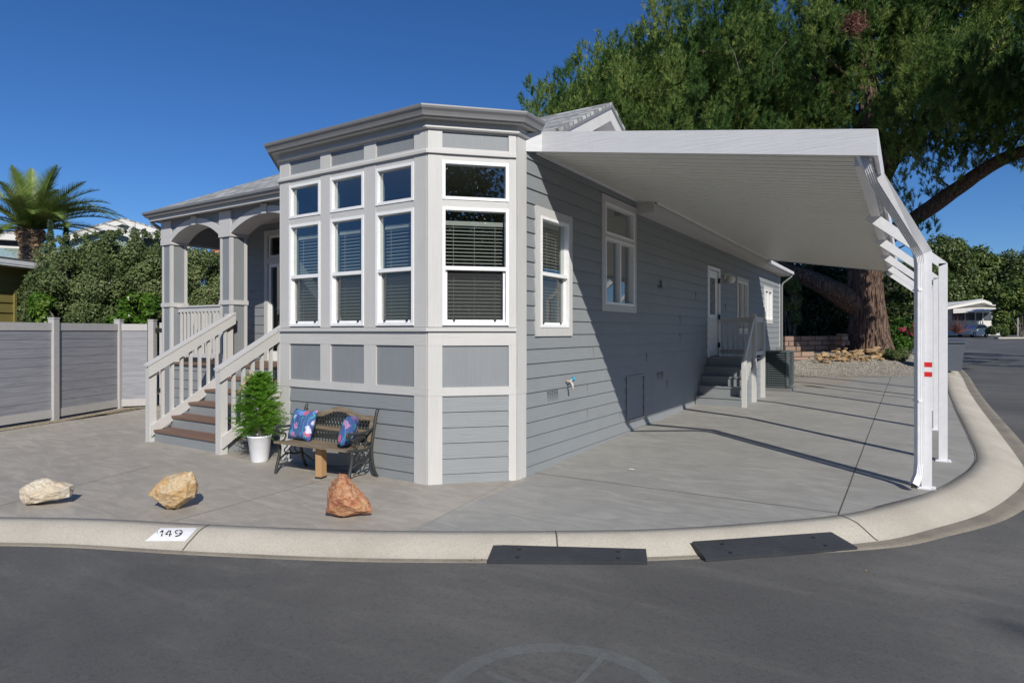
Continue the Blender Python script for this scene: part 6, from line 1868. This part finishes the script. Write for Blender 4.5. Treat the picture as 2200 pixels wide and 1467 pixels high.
bgtree(cloudspec((2150, 2260), interp([2150, 2200, 2260], [600, 585, 570]), 660, 20, (12, 22)), 70, 1.5, 9000, .4, 'oak2', 'yellow green lit foliage at the far right edge')
# dark hill of woodland closing the view
hillb = cloudspec((1880, 2300), interp([1880, 1960, 2040, 2120, 2300], [600, 570, 560, 560, 550]), 712, 60, (24, 40))
P, nr = blob_cloud(px_blobs(hillb, 98, 3, 1.0), 16000, .5); nr = unit(nr + rng.normal(size=nr.shape) * .6)
o = leaf_mesh(P, nr, .8, .5, 'woodland', M['oak'], loc=(P[:, 0].mean(), P[:, 1].mean(), 1)); tag(o, 'far dark woodland beyond the end of the road', 'woodland', kind='stuff')
# distant left-side wood behind the house so that the horizon is closed
# ---------------------------------------------------------------- far house, car, hedge balls
YH = 78
fh = thing('far_house', at(2085, 718, YH), 'low white house with shallow gable and shaded awning at the end of the road', 'house')
def pxw(u, v, Y=YH): return at(u, v, Y)
mb = MB(); mb.prism([pxw(2036, 720), pxw(2150, 720), pxw(2150, 668), pxw(2125, 650), pxw(2036, 664)], FV * 8); mb.build('wall', M['farwhite'], fh)
M['farroof'] = paint('far_roof_metal', (.45, .45, .46), .6, None, .1, .05)
mb = MB(); mb.prism([pxw(2030, 660, YH - .8), pxw(2115, 644, YH - .8), pxw(2162, 662, YH - .8), pxw(2162, 667, YH - .8), pxw(2115, 650, YH - .8), pxw(2030, 666, YH - .8)], FV * 9); mb.build('roof', M['farwhite'], fh)
mb = MB(); mb.prism([pxw(2020, 659, YH), pxw(2112, 643.5, YH), pxw(2112, 642.5, YH + 9), pxw(2020, 655, YH + 9)], (0, 0, .1)); mb.build('roof_sheet', M['farroof'], fh)
mb = MB(); mb.prism([pxw(2048, 671, YH - 2.4), pxw(2140, 666, YH - 2.4), pxw(2140, 659, YH - .2), pxw(2048, 662, YH - .2)], (0, 0, -.12)); mb.build('awning', M['farwhite'], fh)
mb = MB(); mb.prism([pxw(2046, 672, YH - .02), pxw(2130, 672, YH - .02), pxw(2130, 688, YH - .02), pxw(2046, 688, YH - .02)], FV * -.05); w_ = mb.build('window', M['darkwall'], fh)
mb = MB()
for u in (2072, 2094, 2110): mb.prism([pxw(u, 671, YH - .2), pxw(u + 1.5, 671, YH - .2), pxw(u + 1.5, 716, YH - .2), pxw(u, 716, YH - .2)], FV * -.1)
mb.build('pilaster', M['farwhite'], fh)
# bare reddish shrub and round bushes
rt = thing('bare_shrub', at(2058, 716, 72), 'reddish bare twigged shrub in front of the far white house', 'shrub')
V = []
for k in range(130):
    a_ = rng.uniform(-1.2, 1.2); L = rng.uniform(1.2, 2.8); q = at(2058 + rng.uniform(-6, 6), 716, 72); d = (RV * math.sin(a_) + Vector((0, 0, 1)) * math.cos(a_) + FV * rng.uniform(-.5, .5)).normalized(); e = q + d * L
    w = RV.cross(d).normalized() * .02 + RV * .02
    V += [q - w, q + w, e]
mesh_np('twigs', np.array([tuple(x) for x in V]), np.arange(len(V)).reshape(-1, 3), M['redtwig'], rt)
shrub('round_bush', px_blobs([(2150 + rng.uniform(-12, 12), 690 + rng.uniform(-18, 12), 10) for k in range(12)], 70, .8), 3500, .3, .15, 'oak2', 'yellow green upright bush right of the parked car', 'bush', 'clipped bushes by the far house', trunk=False)
shrub('round_bush', px_blobs([(2133 + rng.uniform(-10, 10), 710 + rng.uniform(-5, 4), 7) for k in range(7)], 66, .5), 2200, .25, .12, 'oak', 'low dark green bush at the kerb beside the car tail', 'bush', 'clipped bushes by the far house', trunk=False)
shrub('round_bush', px_blobs([(2158, 714, 8), (2160, 712, 7)], 65, .2), 1500, .22, .12, 'oak2', 'small clipped round bush, rightmost by the far kerb', 'bush', 'clipped bushes by the far house', trunk=False)
# hatchback car
YC = 74; cz = H(at(2090, 718, YC).y) - .11
car = thing('parked_car', Vector((at(2090, 718, YC).x, at(2090, 718, YC).y, cz)), 'silver hatchback parked in front of the far white house', 'car', rz=math.radians(32.6 + 25))
prof = [(-1.9, .35), (-1.95, .7), (-1.75, .95), (-1.0, 1.05), (-.45, 1.45), (.9, 1.5), (1.55, 1.2), (1.85, 1.0), (1.95, .6), (1.9, .3), (-1.5, .25)]
mb = MB(); mb.prism([Vector((x, -.82, z)) for x, z in prof], (0, 1.64, 0)); mb.build('body', M['car_paint'], car, local=True)
mb = MB(); mb.prism([Vector((x, -.835, z)) for x, z in ((-.9, 1.06), (-.42, 1.38), (.85, 1.42), (1.35, 1.12))], (0, 1.67, 0)); mb.prism([Vector((1.57, -.65, 1.22)), Vector((1.57, .65, 1.22)), Vector((1.15, .65, 1.42)), Vector((1.15, -.65, 1.42))], (.04, 0, .03)); mb.build('window', M['glass'] if False else M['black'], car, local=True)
for x in (-1.2, 1.25):
    for y in (-.84, .66):
        mb = MB(); mb.tube([(x, y, .31), (x, y + .18, .31)], .31, 18); w_ = mb.build('wheel', M['rubber'], car, local=True)
        mb = MB(); mb.tube([(x, y - .01 if y < 0 else y + .17, .31), (x, y + .01 if y < 0 else y + .19, .31)], .19, 12); mb.build('rim', M['rim'], w_, local=True)
for y in (-.7, .5):
    mb = MB(); mb.obox(Vector((1.93, y + .1, .85)), Vector((.03, 0, 0)), Vector((0, .1, 0)), Vector((0, 0, .12))); mb.build('tail_light', M['red'], car, local=True)
# far kerb line and pale post
mb = MB()
A, B = at(2140, 722, 66), at(2330, 724, 66); mb.prism([Vector((A.x, A.y, H(A.y) - .1)), Vector((B.x, B.y, H(B.y) - .1)), Vector((B.x, B.y, H(B.y) + .05)), Vector((A.x, A.y, H(A.y) + .05))], FV * .3); o = mb.build('far_kerb', M['kerb']); tag(o, kind='structure')
mb = MB(); q = at(2186.5, 722, 68); mb.tube([q, q + Vector((0, 0, 2.0))], .06, 8); o = mb.build('marker_post', M['fence_w']); tag(o, 'plain pale post standing by the far kerb at the right edge', 'post')
# far lawns / verge beyond the road
# lamp post and bin hidden behind the awning posts
lp = thing('yard_lamp', Vector((5.0, 9.6, H(9.6))), 'dark lantern on white post mostly hidden behind the carport posts', 'lamp post')
q = at(2004, 800, 13.6); q.z = H(q.y)
lp.location = q; OFF[lp.name] = Vector(q)
mb = MB(); mb.tube([q, Vector((q.x, q.y, 2.2))], .035, 10); mb.build('post', M['awn_white'], lp, smooth=True)
mb = MB(); mb.lathe((q.x, q.y, 2.2), [(.03, 0), (.07, .04), (.10, .36), (.12, .38), (.06, .48), (.015, .52), (.015, .58), (0, .59)], 8); mb.build('lantern', M['acgreen'], lp)
qb = G(2043, 800); qb = Vector((5.0, 22.8, H(22.8)))
qb = at(2034, 790, 21.0); qb.z = H(qb.y)
wb = thing('wheelie_bin', qb, 'dark grey wheeled rubbish bin at the kerb behind the white posts', 'bin', rz=ANG)
mb = MB(); bw_, bd_ = .36, .36
vs = [(-bw_ * .8, -bd_ * .8, .06), (bw_ * .8, -bd_ * .8, .06), (bw_ * .8, bd_ * .8, .06), (-bw_ * .8, bd_ * .8, .06), (-bw_, -bd_, 1.0), (bw_, -bd_, 1.0), (bw_, bd_, 1.05), (-bw_, bd_, 1.05)]
mb.add(vs, [(0, 3, 2, 1), (4, 5, 6, 7), (0, 1, 5, 4), (1, 2, 6, 5), (2, 3, 7, 6), (3, 0, 4, 7)]); mb.build('body', M['bin'], wb, local=True)
mb = MB(); mb.prism([Vector((-.39, -.42, 1.005)), Vector((-.39, .40, 1.055)), Vector((-.39, .40, 1.10)), Vector((-.39, -.1, 1.13)), Vector((-.39, -.42, 1.05))], (.78, 0, 0)); mb.build('lid', M['bin'], wb, local=True)
for x in (-.33, .28):
    mb = MB(); mb.tube([(x, .3, .12), (x + .05, .3, .12)], .12, 14); mb.build('wheel', M['rubber'], wb, local=True)

# trees across the street behind the viewpoint, mirrored in the window panes
def rear_tree(x, y, h, w, lab):
    b = []
    for k in range(60):
        a_ = rng.uniform(0, 6.28); r = w * rng.uniform() ** .5; b.append((x + math.cos(a_) * r, y + math.sin(a_) * r, h * rng.uniform(.12, .9), w * .36, w * .36, h * .12))
    t = shrub('street_tree', b, 22000, .36, .24, 'oak', lab, 'tree', 'trees across the street', shell=.3)
rear_tree(17, -27, 9.5, 4.5, 'broad dark tree across the street, mirrored in the angled bay window')
rear_tree(9, -31, 8.5, 4.5, 'dark tree across the street, mirrored at the edge of the angled bay window')
rear_tree(28, -21.5, 16, 7, 'tall dark tree across the street, mirrored in the angled bay window transom')
rear_tree(22, -27, 15, 6, 'tall dark tree across the street, second from the viewpoint')
rear_tree(36, -17, 14, 6, 'dark tree across the street, mirrored in the side wall windows')
rear_tree(-16, -26, 7.5, 4, 'dark tree across the street, mirrored low in the front bay windows')

# ---------------------------------------------------------------- loose pieces of one kind become parts of their own
def split_parts(names):
    for o in [x for x in bpy.data.objects if x.type == 'MESH' and x.name.split('.')[0] in names]:
        me = o.data; n = len(me.vertices); par = list(range(n))
        def find(i):
            while par[i] != i:
                par[i] = par[par[i]]; i = par[i]
            return i
        for e in me.edges:
            a, b = find(e.vertices[0]), find(e.vertices[1])
            if a != b: par[a] = b
        comp = {}
        for i in range(n): comp.setdefault(find(i), []).append(i)
        boxes = []
        for k, vs_ in comp.items():
            c = [me.vertices[i].co for i in vs_]
            boxes.append([[min(p[a] for p in c) for a in range(3)], [max(p[a] for p in c) for a in range(3)], {k}])
        merged = True
        while merged:
            merged = False
            for i in range(len(boxes)):
                for j in range(i + 1, len(boxes)):
                    A, B = boxes[i], boxes[j]
                    if all(A[0][a] <= B[1][a] + .012 and B[0][a] <= A[1][a] + .012 for a in range(3)):
                        boxes[i] = [[min(A[0][a], B[0][a]) for a in range(3)], [max(A[1][a], B[1][a]) for a in range(3)], A[2] | B[2]]
                        del boxes[j]; merged = True; break
                if merged: break
        if len(boxes) < 2: continue
        for b in boxes:
            keep = {k for k in b[2]}
            bm = bmesh.new(); bm.from_mesh(me); bm.verts.ensure_lookup_table()
            bmesh.ops.delete(bm, geom=[bm.verts[i] for i in range(n) if find(i) not in keep], context='VERTS')
            if b is boxes[0]: first = bm; continue
            m2 = bpy.data.meshes.new(me.name); bm.to_mesh(m2); bm.free()
            for mt in me.materials: m2.materials.append(mt)
            q = bpy.data.objects.new(o.name.split('.')[0], m2); C.objects.link(q); q.parent = o.parent; q.matrix_local = o.matrix_local
            if o.parent is None:
                for kk in o.keys():
                    q[kk] = o[kk]
        first.to_mesh(me); first.free()
split_parts({'corner_board', 'trim_rail', 'trim_boards', 'fascia', 'column_band', 'hinge', 'latch', 'gutter', 'corner_trim', 'window_casing', 'outer_wall', 'gable_wall', 'soffit', 'reflective_band',
             'strap', 'wall_channel', 'badge', 'board_seam', 'pilaster', 'rail', 'handrail', 'siding', 'interior_wall', 'rake_board', 'base_plate', 'casing', 'header_core', 'deck_skirt'})
